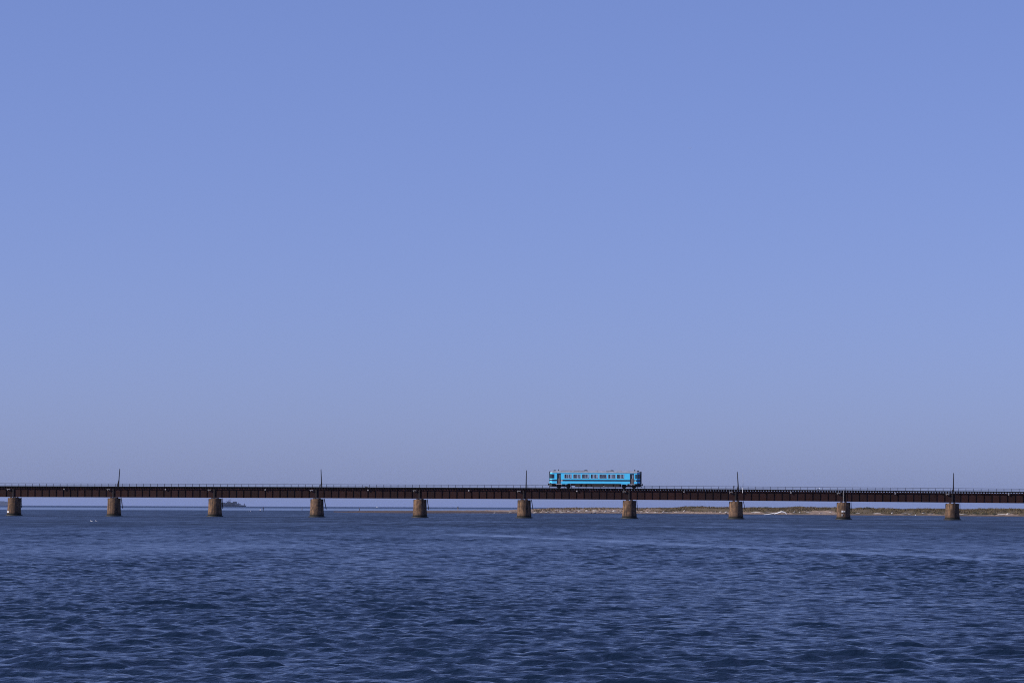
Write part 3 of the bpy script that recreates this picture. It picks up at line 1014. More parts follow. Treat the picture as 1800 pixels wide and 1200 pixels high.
TC = -1.40                                  # near side of the body
La, Lb = px2L(965.6, 845, TC), px2L(1124.5, 845, TC)
TL = Lb - La
Lm = (La + Lb) / 2
zr = (soff(La + 2) + soff(Lb - 2)) / 2 + GIRD_H + .40
slope = math.atan2(soff(Lb - 2) - soff(La + 2), TL - 4)
train = empty('railcar', B(Lm, 0, zr + .003), ROTB @ Matrix.Rotation(-slope, 3, 'Y'),
              'sky blue single diesel railcar with navy stripe crossing the bridge', 'railcar')
HX = TL / 2
HW = 1.40


def tx(px, y=845):
    return px2L(px, y, TC) - Lm


CH = 0.58            # length of the tapered cab corner
NW = 1.06            # half width of the front
ZB, ZG, ZR = 0.93, 3.17, 3.56
Z_W0, Z_W1 = 1.98, 2.86
wins = [(tx(x0), tx(x0 + 13.0)) for x0 in (991.9, 1007.6, 1022.9, 1038.2, 1053.5, 1068.9, 1084.2)]
d1 = (tx(979.0), tx(985.6))
d2 = (tx(1107.3), tx(1114.3))
Z_D0, Z_D1 = 0.86, 3.0


def side_wall(s):
    """outer wall of one side, with its window and door openings left open"""
    mb = MB()
    y0, y1 = sorted((s * HW, s * (HW - .06)))
    xs0, xs1 = -HX + CH, HX - CH
    spans = [(xs0, d1[0]), (d1[1], d2[0]), (d2[1], xs1)]
    for a, b in spans:
        mb.box(a, b, y0, y1, ZB, Z_W0)
        mb.box(a, b, y0, y1, Z_W1, ZG)
    edges = [d1[1]] + [e for w in wins for e in w] + [d2[0]]
    for i in range(0, len(edges), 2):
        mb.box(edges[i], edges[i + 1], y0, y1, Z_W0, Z_W1)
    mb.box(xs0, d1[0], y0, y1, Z_W0, Z_W1)
    mb.box(d2[1], xs1, y0, y1, Z_W0, Z_W1)
    for d in (d1, d2):
        mb.box(d[0], d[1], y0, y1, Z_D1, ZG)
    return mb


def cab_shell(e):
    """tapered corners and front of one cab, e = +1 or -1"""
    mb = MB()
    xi, xo = e * (HX - CH), e * HX
    rake = .10 * e
    for s in (-1, 1):
        v = [(xi, s * HW, ZB), (xo, s * NW, ZB), (xo, s * NW, 1.75), (xo - rake, s * (NW), ZG), (xi, s * HW, ZG), (xi, s * HW, 1.75)]
        w = [(x - e * .05, y - s * .06, z) for x, y, z in v]
        fs = [(0, 1, 2, 5), (5, 2, 3, 4), (6, 11, 8, 7), (11, 10, 9, 8)]
        ring = [0, 1, 2, 3, 4, 5]
        fs += [(ring[i], ring[(i + 1) % 6], 6 + ring[(i + 1) % 6], 6 + ring[i]) for i in range(6)]
        mb.add(v + w, fs)
    v = [(xo, -NW, ZB), (xo, NW, ZB), (xo, NW, 1.75), (xo, -NW, 1.75), (xo - rake, -NW, ZG), (xo - rake, NW, ZG)]
    w = [(x - e * .06, y, z) for x, y, z in v]
    mb.add(v + w, [(0, 1, 2, 3), (3, 2, 5, 4), (6, 9, 8, 7), (9, 10, 11, 8), (0, 6, 7, 1), (4, 5, 11, 10), (0, 3, 9, 6), (3, 4, 10, 9), (1, 7, 8, 2), (2, 8, 11, 5)])
    return mb


for s in (-1, 1):
    side_wall(s).obj('side_wall', M_BLUE, train)
fl = MB().box(-HX + .1, HX - .1, -HW + .07, HW - .07, ZB + .0, ZB + .12)
fl.obj('floor', M_UNDR, train)

# roof: arched, with cut-down ends
rp = [(-HW - .02, ZG + .002), (-HW + .03, ZG + .10), (-HW + .30, ZG + .24), (-.7, ZG + .34), (0, ZR), (.7, ZG + .34), (HW - .30, ZG + .24), (HW - .03, ZG + .10), (HW + .02, ZG + .002)]
mb = MB()
stations = [(-HX + .10, .755, .5), (-HX + .35, .89, .8), (-HX + CH, 1.0, .95), (-HX + 1.1, 1.0, 1.0), (HX - 1.1, 1.0, 1.0), (HX - CH, 1.0, .95), (HX - .35, .89, .8), (HX - .10, .755, .5)]
vv = [(x_, y_ * wy, ZG + .002 + (z_ - ZG - .002) * hz) for x_, wy, hz in stations for y_, z_ in rp]
n_ = len(rp)
mb.add(vv, [(j * n_ + i, j * n_ + (i + 1) % n_, (j + 1) * n_ + (i + 1) % n_, (j + 1) * n_ + i) for j in range(len(stations) - 1) for i in range(n_)]
       + [tuple(range(n_)), tuple(range((len(stations) - 1) * n_, len(stations) * n_))])
roof = mb.obj('roof', M_ROOF, train)
for s in (-1, 1):
    y0, y1 = sorted((s * (HW + .022), s * (HW + .05)))
    MB().box(-HX + CH, HX - CH, y0, y1, ZG - .03, ZG + .03).obj('gutter', M_GUTT, train)
for x_, w_, h_, m_ in ((tx(973.5), .5, .14, M_RUBB), (tx(1028.2), .75, .18, M_RUBB), (tx(1074.3), .75, .18, M_RUBB), (tx(1005.8), .5, .10, M_ROOF),
                       (tx(1047.3), .5, .10, M_ROOF), (tx(1089.4), .5, .10, M_ROOF), (tx(1120.0), .4, .12, M_RUBB)):
    MB().prism([(x_ - w_ / 2, ZR - .04), (x_ + w_ / 2, ZR - .04), (x_ + w_ * .28, ZR + h_), (x_ - w_ * .28, ZR + h_)], 'y', -.45, .45).obj('roof_vent', m_, roof)
for px_ in (980.0, 1114.2):
    MB().cyl((tx(px_), 0, ZR - .05), (tx(px_), 0, ZR + .30), .10, .06, 8).cyl((tx(px_) - .12, 0, ZR + .2), (tx(px_) + .12, 0, ZR + .24), .05, .05, 6).obj('horn', M_UNDR, roof)
for a, b in ((tx(985), tx(1026)), (tx(1064), tx(1073))):
    MB().box(a, b, -.32, -.14, ZR - .03, ZR + .055).obj('roof_duct', M_RUBB, roof)

# stripe (navy) and lower edge
for s in (-1, 1):
    for a, b in ((-HX + CH, d1[0] - .002), (d1[1] + .002, d2[0] - .002), (d2[1] + .002, HX - CH)):
        y0, y1 = sorted((s * HW, s * (HW + .004)))
        MB().box(a, b, y0, y1, 1.42, 1.72).obj('stripe', M_NAVY, train)
    y0, y1 = sorted((s * (HW - .05), s * (HW - .01)))
    MB().box(-HX + CH, HX - CH, y0, y1, ZB - .14, ZB - .002).obj('sole_bar', M_UNDR, train)

# windows
for s in (-1, 1):
    for wi, (a, b) in enumerate(wins):
        w_ = empty('side_window')
        w_.parent = train
        w_.location = ((a + b) / 2, s * HW, (Z_W0 + Z_W1) / 2)
        hw, hh = (b - a) / 2, (Z_W1 - Z_W0) / 2
        t = .045
        fr = MB()
        ya, yb = sorted((-s * .075, s * .012))
        fr.box(-hw, hw, ya, yb, hh - t, hh).box(-hw, hw, ya, yb, -hh, -hh + t).box(-hw, -hw + t, ya, yb, -hh + t, hh - t).box(hw - t, hw, ya, yb, -hh + t, hh - t).box(-.025, .025, ya, yb, -hh + t, hh - t)
        fr.obj('window_frame', M_GUTT if wi % 2 else M_INT, w_)
        for q in (-1, 1):
            x0, x1 = sorted((q * .026, q * (hw - t - .001)))
            MB().box(x0, x1, -s * .030 - .004, -s * .030 + .004, -hh + t + .001, hh - t - .001).obj('pane', M_GLASS, w_)
        cs = [(-hw + .30, .22)] if s < 0 else []
        if s < 0:
            cs = {0: [(-.12, .16), (.30, .20)], 1: [(-.30, .42), (.40, .2)], 2: [(-.35, .25), (.05, .3)], 3: [(.12, .34)], 4: [(-.26, .5), (.30, .3)], 5: [(.05, .16), (.5, .22)], 6: [(-.25, .26), (.34, .28)]}[wi]
        else:
            cs = {4: [(0, .4)], 1: [(.5, .15)]}.get(wi, [])
        for cx, cw in [(c0, c1 * 1.35) for c0, c1 in cs]:
            vv, fs = [], []
            m_ = 8
            for q in range(m_ + 1):
                x_ = cx - cw / 2 + cw * q / m_
                y_ = -s * (.12 + .025 * math.sin(q * 2.3 + wi))
                vv += [(x_, y_, -hh + .02), (x_, y_, hh - .02)]
            fs = [(2 * q, 2 * q + 2, 2 * q + 3, 2 * q + 1) for q in range(m_)]
            c_ = MB()
            c_.add(vv, fs, 0, True)
            c_.obj('curtain', M_CURT, w_)

# seats seen through the windows
seat = MB().box(-.24, .24, -.43, .43, .40, .54).prism([(.16, .54), (.30, .54), (.38, 1.08), (.29, 1.08)], 'y', -.43, .43).box(-.2, .2, -.06, .06, 0.0, .40).mesh('seat', M_SEAT)
for a, b in wins:
    for c in (-.85, .85):
        put('seat', seat, train, (a + .95, c, ZB + .121))
MB().box(-HX + 3.05, -HX + 3.11, -1.3, -.35, ZB + .122, 2.9).box(-HX + 3.05, -HX + 3.11, .35, 1.3, ZB + .122, 2.9).obj('partition', M_INT, train)
MB().box(HX - 3.25, HX - 3.19, -1.3, -.35, ZB + .122, 2.9).box(HX - 3.25, HX - 3.19, .35, 1.3, ZB + .122, 2.9).obj('partition', M_INT, train)
MB().box(-HX + CH, HX - CH, -HW + .08, HW - .08, 3.02, 3.08).obj('ceiling_panel', M_INT, train)

# doors
for s in (-1, 1):
    for d in (d1, d2):
        o = empty('door')
        o.parent = train
        o.location = ((d[0] + d[1]) / 2, s * HW, Z_D0)
        hw = (d[1] - d[0]) / 2
        hh = Z_D1 - Z_D0
        ya, yb = sorted((-s * .10, -s * .05))
        lf = MB().box(-hw + .07, hw - .07, ya, yb, 0, 1.12).box(-hw + .07, -hw + .17, ya, yb, 1.12, hh - .12).box(hw - .17, hw - .07, ya, yb, 1.12, hh - .12).box(-hw + .17, hw - .17, ya, yb, hh - .24, hh - .12)
        lf.obj('door_leaf', M_DOOR, o)
        MB().box(-hw + .172, hw - .172, -s * .075 - .004, -s * .075 + .004, 1.122, hh - .242).obj('door_glass', M_GLASS, o)
        ya, yb = sorted((-s * .11, s * .015))
        MB().box(-hw, -hw + .068, ya, yb, 0, hh).box(hw - .068, hw, ya, yb, 0, hh).box(-hw + .068, hw - .068, ya, yb, hh - .118, hh).obj('door_frame', M_NAVY, o)
        MB().box(-hw - .25, hw + .25, *sorted((-s * .02, s * .05)), -.13, -.02).obj('step', M_GUTT, o)
        MB().box(hw + .16, hw + .34, *sorted((0.0, s * .012)), .52, .80).obj('white_panel', M_WHITE, o)

# cabs
for e in (-1, 1):
    cab = cab_shell(e).obj('cab', M_BLUE, train)
    xi, xo = e * (HX - CH), e * HX

    def corner(s, f0, f1, z0, z1, off=.012):
        """a pane laid on the tapered corner, f = 0 at the side wall, 1 at the front"""
        nx, ny = e * (HW - NW), s * CH
        L_ = math.hypot(nx, ny)
        nx, ny = nx / L_ * off, ny / L_ * off
        def P(f, z, k):
            rk = e * .10 * max(0, (z - 1.75) / (ZG - 1.75)) * f
            return (xi + (xo - xi) * f - rk + nx * k, s * (HW + (NW - HW) * f) + ny * k, z)
        v = [P(f, z, k) for k in (-1.5, 1) for f in (f0, f1) for z in (z0, z1)]
        b_ = MB()
        b_.add(v, [(0, 1, 3, 2), (4, 6, 7, 5), (0, 4, 5, 1), (2, 3, 7, 6), (0, 2, 6, 4), (1, 5, 7, 3)])
        return b_

    for s in (-1, 1):
        xw = (tx(969.9), tx(974.3)) if e < 0 else (tx(1116.6), tx(1119.2))
        MB().box(*xw, *sorted((s * (HW - .01), s * (HW + .012))), 1.98, 2.86).obj('cab_side_window', M_DGLASS, cab)
        corner(s, .12, .96, 1.95, 2.90).obj('cab_corner_window', M_DGLASS, cab)
        corner(s, 0.0, .99, 1.42, 1.72, .006).obj('stripe', M_NAVY, cab)
        corner(s, 0.02, .98, ZB - .55, ZB - .003, .004).obj('apron', M_UNDR, cab)
    # front: gangway door in the middle, windscreens, lamps
    fx = lambda z: xo - e * .10 * max(0, (z - 1.75) / (ZG - 1.75))
    for y0, y1, nm, m_, z0, z1, pr_ in ((-.42, .42, 'gangway_door', M_NAVY, .96, 3.0, .05), (-1.0, -.58, 'windscreen', M_DGLASS, 1.95, 2.85, .02), (.58, 1.0, 'windscreen', M_DGLASS, 1.95, 2.85, .02),
                                        (-1.03, -.57, 'front_stripe', M_NAVY, 1.42, 1.72, .012), (.57, 1.03, 'front_stripe', M_NAVY, 1.42, 1.72, .012)):
        v = [(fx(z) + e * k, y, z) for k in (-.02, pr_) for y in (y0, y1) for z in (z0, z1)]
        b_ = MB()
        b_.add(v, [(0, 1, 3, 2), (4, 6, 7, 5), (0, 4, 5, 1), (2, 3, 7, 6), (0, 2, 6, 4), (1, 5, 7, 3)])
        b_.obj(nm, m_, cab)
    MB().box(*sorted((xo + e * .03, xo + e * .16)), -.55, -.44, .95, 3.35).box(*sorted((xo + e * .03, xo + e * .16)), .44, .55, .95, 3.35).box(*sorted((xo - e * .08, xo + e * .16)), -.55, .55, 3.351, 3.44).obj('gangway_frame', M_RUBB, cab)
    for s in (-1, 1):
        MB().cyl((xo - e * .02, s * .74, 1.22), (xo + e * .05, s * .74, 1.22), .11, .10, 12).obj('headlight', M_LAMP, cab)
        MB().cyl((xo - e * .02, s * .74, 1.05), (xo + e * .03, s * .74, 1.05), .05, .05, 8).obj('tail_lamp', M_RED, cab)
    MB().box(*sorted((xo - e * .25, xo + e * .42)), -.12, .12, .62, .86).box(*sorted((xo + e * .30, xo + e * .48)), -.17, .17, .56, .92).obj('coupler', M_UNDR, train)
    MB().prism([(-.95, .30), (.95, .30), (.98, .92), (-.98, .92)], 'x', *sorted((xo - e * .25, xo - e * .10))).prism([(-1.1, .30), (1.1, .30), (1.25, .90), (-1.25, .90)], 'x', *sorted((xo - e * 1.15, xo - e * .26))).obj('pilot', M_UNDR, train)
    MB().cyl((xo + e * .1, -.3, .55), (xo + e * .22, -.3, .16), .035, .035, 6).cyl((xo + e * .1, .3, .55), (xo + e * .22, .3, .16), .035, .035, 6).cyl((xo - e * .1, -.3, .56), (xo + e * .1, -.3, .55), .035, .035, 6).cyl((xo - e * .1, .3, .56), (xo + e * .1, .3, .55), .035, .035, 6).obj('brake_hose', M_RUBB, train)

# bogies
for wx in ((980.8, 997.4), (1095.6, 1113.0)):
    xa, xb = tx(wx[0], 855), tx(wx[1], 855)
    xc = (xa + xb) / 2
    o = empty('bogie')
    o.parent = train
    o.location = (xc, 0, 0)
    hb = (xb - xa) / 2
    fr = MB()
    for s in (-1, 1):
        fr.prism([(-hb - .35, .50), (-hb - .30, .66), (-.6, .66), (-.45, .50), (.45, .50), (.6, .66), (hb + .30, .66), (hb + .35, .50), (hb + .2, .36), (hb - .2, .36), (hb - .4, .46), (.4, .30), (-.4, .30), (-hb + .4, .46), (-hb + .2, .36), (-hb - .2, .36)], 'y', *sorted((s * .80, s * .98)))
    fr.box(-.3, .3, -.82, .82, .35, .70)
    fr.obj('bogie_frame', M_UNDR, o)
    for x_ in (-hb, hb):
        ax = MB().cyl((x_, -.78, .43), (x_, .78, .43), .07, .07, 8)
        ax.obj('axle', M_WHEEL, o)
        for s in (-1, 1):
            a, b = sorted((s * .48, s * .60))
            MB().cyl((x_, a, .43), (x_, b, .43), .43, .43, 24).cyl((x_, min(s * .45, s * .479), .43), (x_, max(s * .45, s * .479), .43), .455, .455, 24).obj('wheel', M_WHEEL, o)
            MB().box(x_ - .15, x_ + .15, *sorted((s * .79, s * 1.05)), .30, .56).obj('axle_box', M_UNDR, o)
    for s in (-1, 1):
        MB().cyl((0, s * .88, .5), (0, s * .88, .92), .20, .20, 12).obj('air_spring', M_RUBB, o)

# underfloor equipment
for a, b, z0, w_ in ((1003.0, 1009.5, .50, 1.1), (1010.5, 1020.3, .24, 1.34), (1023.3, 1029.5, .24, 1.34), (1031.2, 1039.0, .30, 1.3), (1040.0, 1060.5, .20, 1.34), (1061.5, 1078.0, .22, 1.33), (1079.0, 1089.5, .26, 1.3)):
    mb = MB()
    xa, xb = tx(a, 853), tx(b, 853)
    mb.box(xa, xb, -w_, w_, z0, ZB - .003)
    mb.box(xa + .1, xb - .1, -w_ - .03, -w_, z0 + .08, ZB - .1)
    mb.box(xa + .1, xb - .1, w_, w_ + .03, z0 + .08, ZB - .1)
    mb.obj('underfloor_box', M_UNDR, train)
MB().cyl((tx(1041), -1.1, .48), (tx(1059), -1.1, .48), .17, .17, 10).obj('exhaust_pipe', M_UNDR, train)
for px_ in (1026.0, 1062.0):
    MB().box(tx(px_) - .3, tx(px_) + .3, -1.34, -1.31, .36, .46).obj('pale_label', M_PALE, train)
for px_ in (1098.5, 993.0):
    MB().prism([(tx(px_) - .9, ZB - .02), (tx(px_) + .7, ZB - .02), (tx(px_) + .45, ZB - .12), (tx(px_) - .75, ZB - .12)], 'y', -1.42, -1.36).obj('wheel_arch', M_BLUE, train)

# ------------------------------------------------------------------ warship far out
M_NAVAL = mat('naval_grey', (0.012, 0.016, 0.028), .6, var=.15, scale=.05)
SD = 13500.0


def spx(px):
    r = ray(px, hor(px))
    return r.x / r.y * SD


m_per = SD / FPX
x_bow, x_st = spx(433.5), spx(370.5)
ship = empty('warship', ((x_bow + x_st) / 2, SD, -.3), None, 'distant dark grey warship with masts on the horizon behind the bridge', 'ship')
xl = lambda px: spx(px) - (x_bow + x_st) / 2
hy = lambda y: (889.9 - y) * m_per
hull = MB()
deck = [(370.5, 885.6), (378, 885.6), (392, 885.8), (410, 885.7), (424, 886.9), (430, 887.5), (433.5, 887.7)]
hv, hf = [], []
for px_, yy in deck:
    t = (px_ - 370.5) / 63
    w_ = 8.5 * (1 - max(0, (t - .55) / .45) ** 2) + .3
    x_ = xl(px_)
    xk = x_ - (6 if t > .98 else 0)
    hv += [(xk, -w_ * .75, 0), (x_, -w_, hy(yy)), (x_, w_, hy(yy)), (xk, w_ * .75, 0)]
nd = len(deck)
for j in range(nd - 1):
    for i in range(4):
        hf.append((j * 4 + i, j * 4 + (i + 1) % 4, (j + 1) * 4 + (i + 1) % 4, (j + 1) * 4 + i))
hf += [(0, 1, 2, 3), tuple((nd - 1) * 4 + i for i in range(4))]
hull.add(hv, hf)
hull.obj('hull', M_NAVAL, ship)


def block(nm, p0, p1, ytop, ybot, w_, rk=.6):
    MB().prism([(xl(p0), hy(ybot)), (xl(p1), hy(ybot)), (xl(p1 - rk), hy(ytop)), (xl(p0 + rk * .5), hy(ytop))], 'y', -w_, w_).obj(nm, M_NAVAL, ship)


block('hangar', 379.0, 396.5, 882.4, 885.8, 7)
block('superstructure', 396.6, 417.0, 882.3, 885.8, 6.5, 1.0)
block('bridge_house', 409.5, 416.5, 880.7, 882.25, 5.5, .8)
block('fore_deckhouse', 417.1, 423.2, 884.7, 886.2, 5)
block('funnel', 399.0, 405.5, 880.9, 882.25, 3.5)
ms = MB()
ms.cyl((xl(404), 0, hy(880.9)), (xl(404.3), 0, hy(875.6)), 1.4, .5, 6).cyl((xl(401), 0, hy(880.9)), (xl(402), 0, hy(877.8)), 1.1, .4, 6)
ms.box(xl(401.5), xl(406.5), -2.5, 2.5, hy(879.2), hy(878.7))
ms.cyl((xl(397), 0, hy(880.2)), (xl(401.5), 0, hy(879.3)), .6, .4, 5)
ms.obj('mast', M_NAVAL, ship)
MB().cyl((xl(418.5), 0, hy(884.7)), (xl(419.5), 0, hy(882.6)), .9, .5, 6).box(xl(417.8), xl(420.2), -1.5, 1.5, hy(883.2), hy(882.6)).obj('director', M_NAVAL, ship)
MB().lathe([(2.4, hy(887.3)), (2.6, hy(886.4)), (1.8, hy(885.2)), (.5, hy(884.6))], 10, c=(xl(429.3), 0)).cyl((xl(429.5), 0, hy(886)), (xl(430.8), 0, hy(885)), .7, .5, 6).cyl((xl(429.6), 0, hy(885)), (xl(429.6), 0, hy(883.2)), .5, .3, 5).obj('gun_mount', M_NAVAL, ship)
MB().cyl((xl(432.2), 0, hy(887.7)), (xl(432.4), 0, hy(885.0)), .45, .3, 5).obj('jackstaff', M_NAVAL, ship)

# white boat right on the horizon
r = ray(662.5, hor(662.5))
bd = 13000.0
o = empty('motor_boat', (r.x / r.y * bd, bd, -.2), None, 'tiny white motor boat far out on the horizon', 'boat')
MB().prism([(-4.5, 0), (4.0, 0), (5.2, 1.7), (-4.5, 1.4)], 'y', -1.6, 1.6).obj('hull', M_WHITE, o)
MB().prism([(-2.5, 1.41), (1.8, 1.56), (.9, 3.2), (-2.3, 3.2)], 'y', -1.2, 1.2).obj('cabin', M_WHITE, o)

# ------------------------------------------------------------------ headland
M_HILL = mat('far_forest', (0.008, 0.013, 0.018), .9, var=.4, scale=.004)
HD = 26000.0
hpx = [-420, -300, -200, -120, -60, -30, -10, 0, 6, 10, 14, 20, 26, 32, 36]
hyy = [868, 866, 871, 872, 876, 878.5, 880, 880.2, 880.3, 880.9, 881.2, 883, 885.5, 887.4, 888.4]
hv, hf = [], []
for q, (a, b) in enumerate(zip(hpx, hyy)):
    r = ray(a, hor(a))
    for dd, fz in ((0, -.02), (700, .75), (1500, 1.0), (3000, .6), (4200, -.02)):
        d = HD + dd
        top = H + (hor(a) - b) / FPX * (HD + 1500)
        hv.append((r.x / r.y * d, d, max(-2, top * fz)))
for q in range(len(hpx) - 1):
    for i in range(4):
        hf.append((q * 5 + i, (q + 1) * 5 + i, (q + 1) * 5 + i + 1, q * 5 + i + 1))
me = bpy.data.meshes.new('headland')
me.from_pydata(hv, [], hf)
me.polygons.foreach_set('use_smooth', np.ones(len(hf), bool))
me.materials.append(M_HILL)
tag(put('headland', me), kind='structure')

# ------------------------------------------------------------------ gulls
M_GULL = mat('white_plumage', (0.82, 0.82, 0.82), .8, var=.06)
M_GULLW = mat('grey_wing', (0.42, 0.44, 0.48), .8, var=.1)
M_BEAK = mat('beak', (0.6, 0.35, 0.05), .5, var=.1)
M_CROW = mat('black_plumage', (0.012, 0.012, 0.015), .6, var=.2)


def bird(name, loc, s, label, cat, pose, yaw=0.0, dark=False, group=None):
    o = empty(name, loc, Matrix.Rotation(yaw, 3, 'Z'), label, cat, group)
    mw, mg = (M_CROW, M_CROW) if dark else (M_GULL, M_GULLW)
    z = {'float': .06, 'perch': .16, 'fly': 0}[pose] * s
    mb = MB()
    prof = [(.01, -.24), (.03, -.20), (.075, -.08), (.095, .04), (.08, .14), (.05, .19), (.045, .22)]
    n_ = 10
    vv = []
    for r_, x_ in prof:
        for i in range(n_):
            t = 2 * math.pi * i / n_
            vv.append((x_ * s, r_ * math.cos(t) * s, z + (r_ * math.sin(t) * .85 + (max(0, x_ - .12) * .6)) * s))
    # neck and head continue the same skin
    for cx, cz, r_ in ((.235, .10, .045), (.245, .14, .05), (.25, .17, .045), (.25, .195, .015)):
        k_ = .0 if pose != 'fly' else .09
        for i in range(n_):
            t = 2 * math.pi * i / n_
            vv.append(((cx + r_ * math.sin(t) * .9) * s, r_ * math.cos(t) * s, z + (cz - k_ + .01 * math.sin(t)) * s))
    K = len(prof) + 4
    mb.add(vv, [(j * n_ + i, j * n_ + (i + 1) % n_, (j + 1) * n_ + (i + 1) % n_, (j + 1) * n_ + i) for j in range(K - 1) for i in range(n_)] + [tuple(range(n_)), tuple(range((K - 1) * n_, K * n_))], 0, True)
    mb.obj('body', mw, o)
    zb = z + (.155 - (.09 if pose == 'fly' else 0)) * s
    MB().cyl((.285 * s, 0, zb), (.35 * s, 0, zb - .01 * s), .015 * s, .004 * s, 6).obj('beak', M_CROW if dark else M_BEAK, o)
    for q in (-1, 1):
        if pose == 'fly':
            w = MB()
            pts = [(.10, .06, .03, .10), (.12, .35, .14, .11), (.02, .72, .10, .03)]
            vv = []
            for x_, y_, z_, ch in pts:
                vv += [((x_ + ch / 2) * s, q * y_ * s, z_ * s), ((x_ - ch) * s, q * y_ * s, z_ * s), ((x_) * s, q * y_ * s, (z_ + .02) * s)]
            w.add(vv, [(j * 3 + i, j * 3 + (i + 1) % 3, (j + 1) * 3 + (i + 1) % 3, (j + 1) * 3 + i) for j in range(2) for i in range(3)] + [(0, 1, 2), (6, 7, 8)])
            w.obj('wing', mg, o)
        else:
            w = MB()
            w.prism([(.12, .02), (.02, .07), (-.16, .06), (-.30, .05), (-.14, -.01), (.04, -.03)], 'y', *sorted((q * .07, q * .098)))
            w.v = [(a * s, b * s, z + c * s) for a, b, c in w.v]
            w.obj('wing', mg, o)
    if pose == 'perch':
        for q in (-1, 1):
            MB().cyl((.0, q * .03 * s, 0), (0, q * .03 * s, z - .05 * s), .008 * s, .012 * s, 5).cyl((-.02 * s, q * .03 * s, .004), (.05 * s, q * .03 * s, .004), .006 * s, .004 * s, 5).obj('foot', M_CROW if dark else M_BEAK, o)
    return o


GG = 'gulls around the river mouth'
bird('gull', on_plane(161, 916.2), .7, 'white gull floating in front of the pier under the leaning pole', 'gull', 'float', 2.6, group=GG)
bird('gull', on_plane(170, 916.0), .7, 'white gull floating in front of the pier under the leaning pole', 'gull', 'float', 3.3, group=GG)
bird('gull', on_plane(439, 898.6), 1.7, 'lone white gull on the water between warship and wading anglers', 'gull', 'float', .4, group=GG)
bird('gull', on_plane(1609, 906.2), 1.6, 'white gull resting on the water close under the grassy bank', 'gull', 'float', 1.2, group=GG)
Lg = px2L(1438, 859.5, -.98)
bird('gull', B(Lg, -.98, soff(Lg) + GIRD_H + .362), 1.3, 'white gull perched upright on the bridge deck above the white driftwood', 'gull', 'perch', .3, group=GG)
Lg = px2L(644, 855, 1.1)
bird('crow', B(Lg, 1.1, soff(Lg) + GIRD_H + .198), 1.3, 'black crow standing on the bridge walkway beside the thin handrail', 'crow', 'perch', 2.8, dark=True)
r = ray(1213, 261)
bird('gull', Vector((0, 0, H)) + r / r.y * 900, 1.0, 'lone gull gliding high in the sky above the railcar', 'gull', 'fly', 1.35, group=GG)
r = ray(125, 807)
bird('gull', Vector((0, 0, H)) + r / r.y * 1700, 1.0, 'tiny gull gliding low over the bridge beside the leaning pole', 'gull', 'fly', .4, group=GG)

# ------------------------------------------------------------------ anglers on the bar
M_SKIN = mat('skin', (0.45, 0.28, 0.20), .7, var=.1)
M_HAIR = mat('dark_hair', (0.02, 0.016, 0.014), .8, var=.2)
M_C = {'white': mat('white_cloth', (0.75, 0.76, 0.8), .9, var=.08), 'navy': mat('navy_cloth', (0.012, 0.016, 0.04), .9, var=.2),
       'black': mat('black_cloth', (0.012, 0.011, 0.012), .9, var=.2), 'grey': mat('grey_cloth', (0.16, 0.16, 0.18), .9, var=.2), 'tan': mat('tan_cloth', (0.30, 0.24, 0.18), .9, var=.2)}


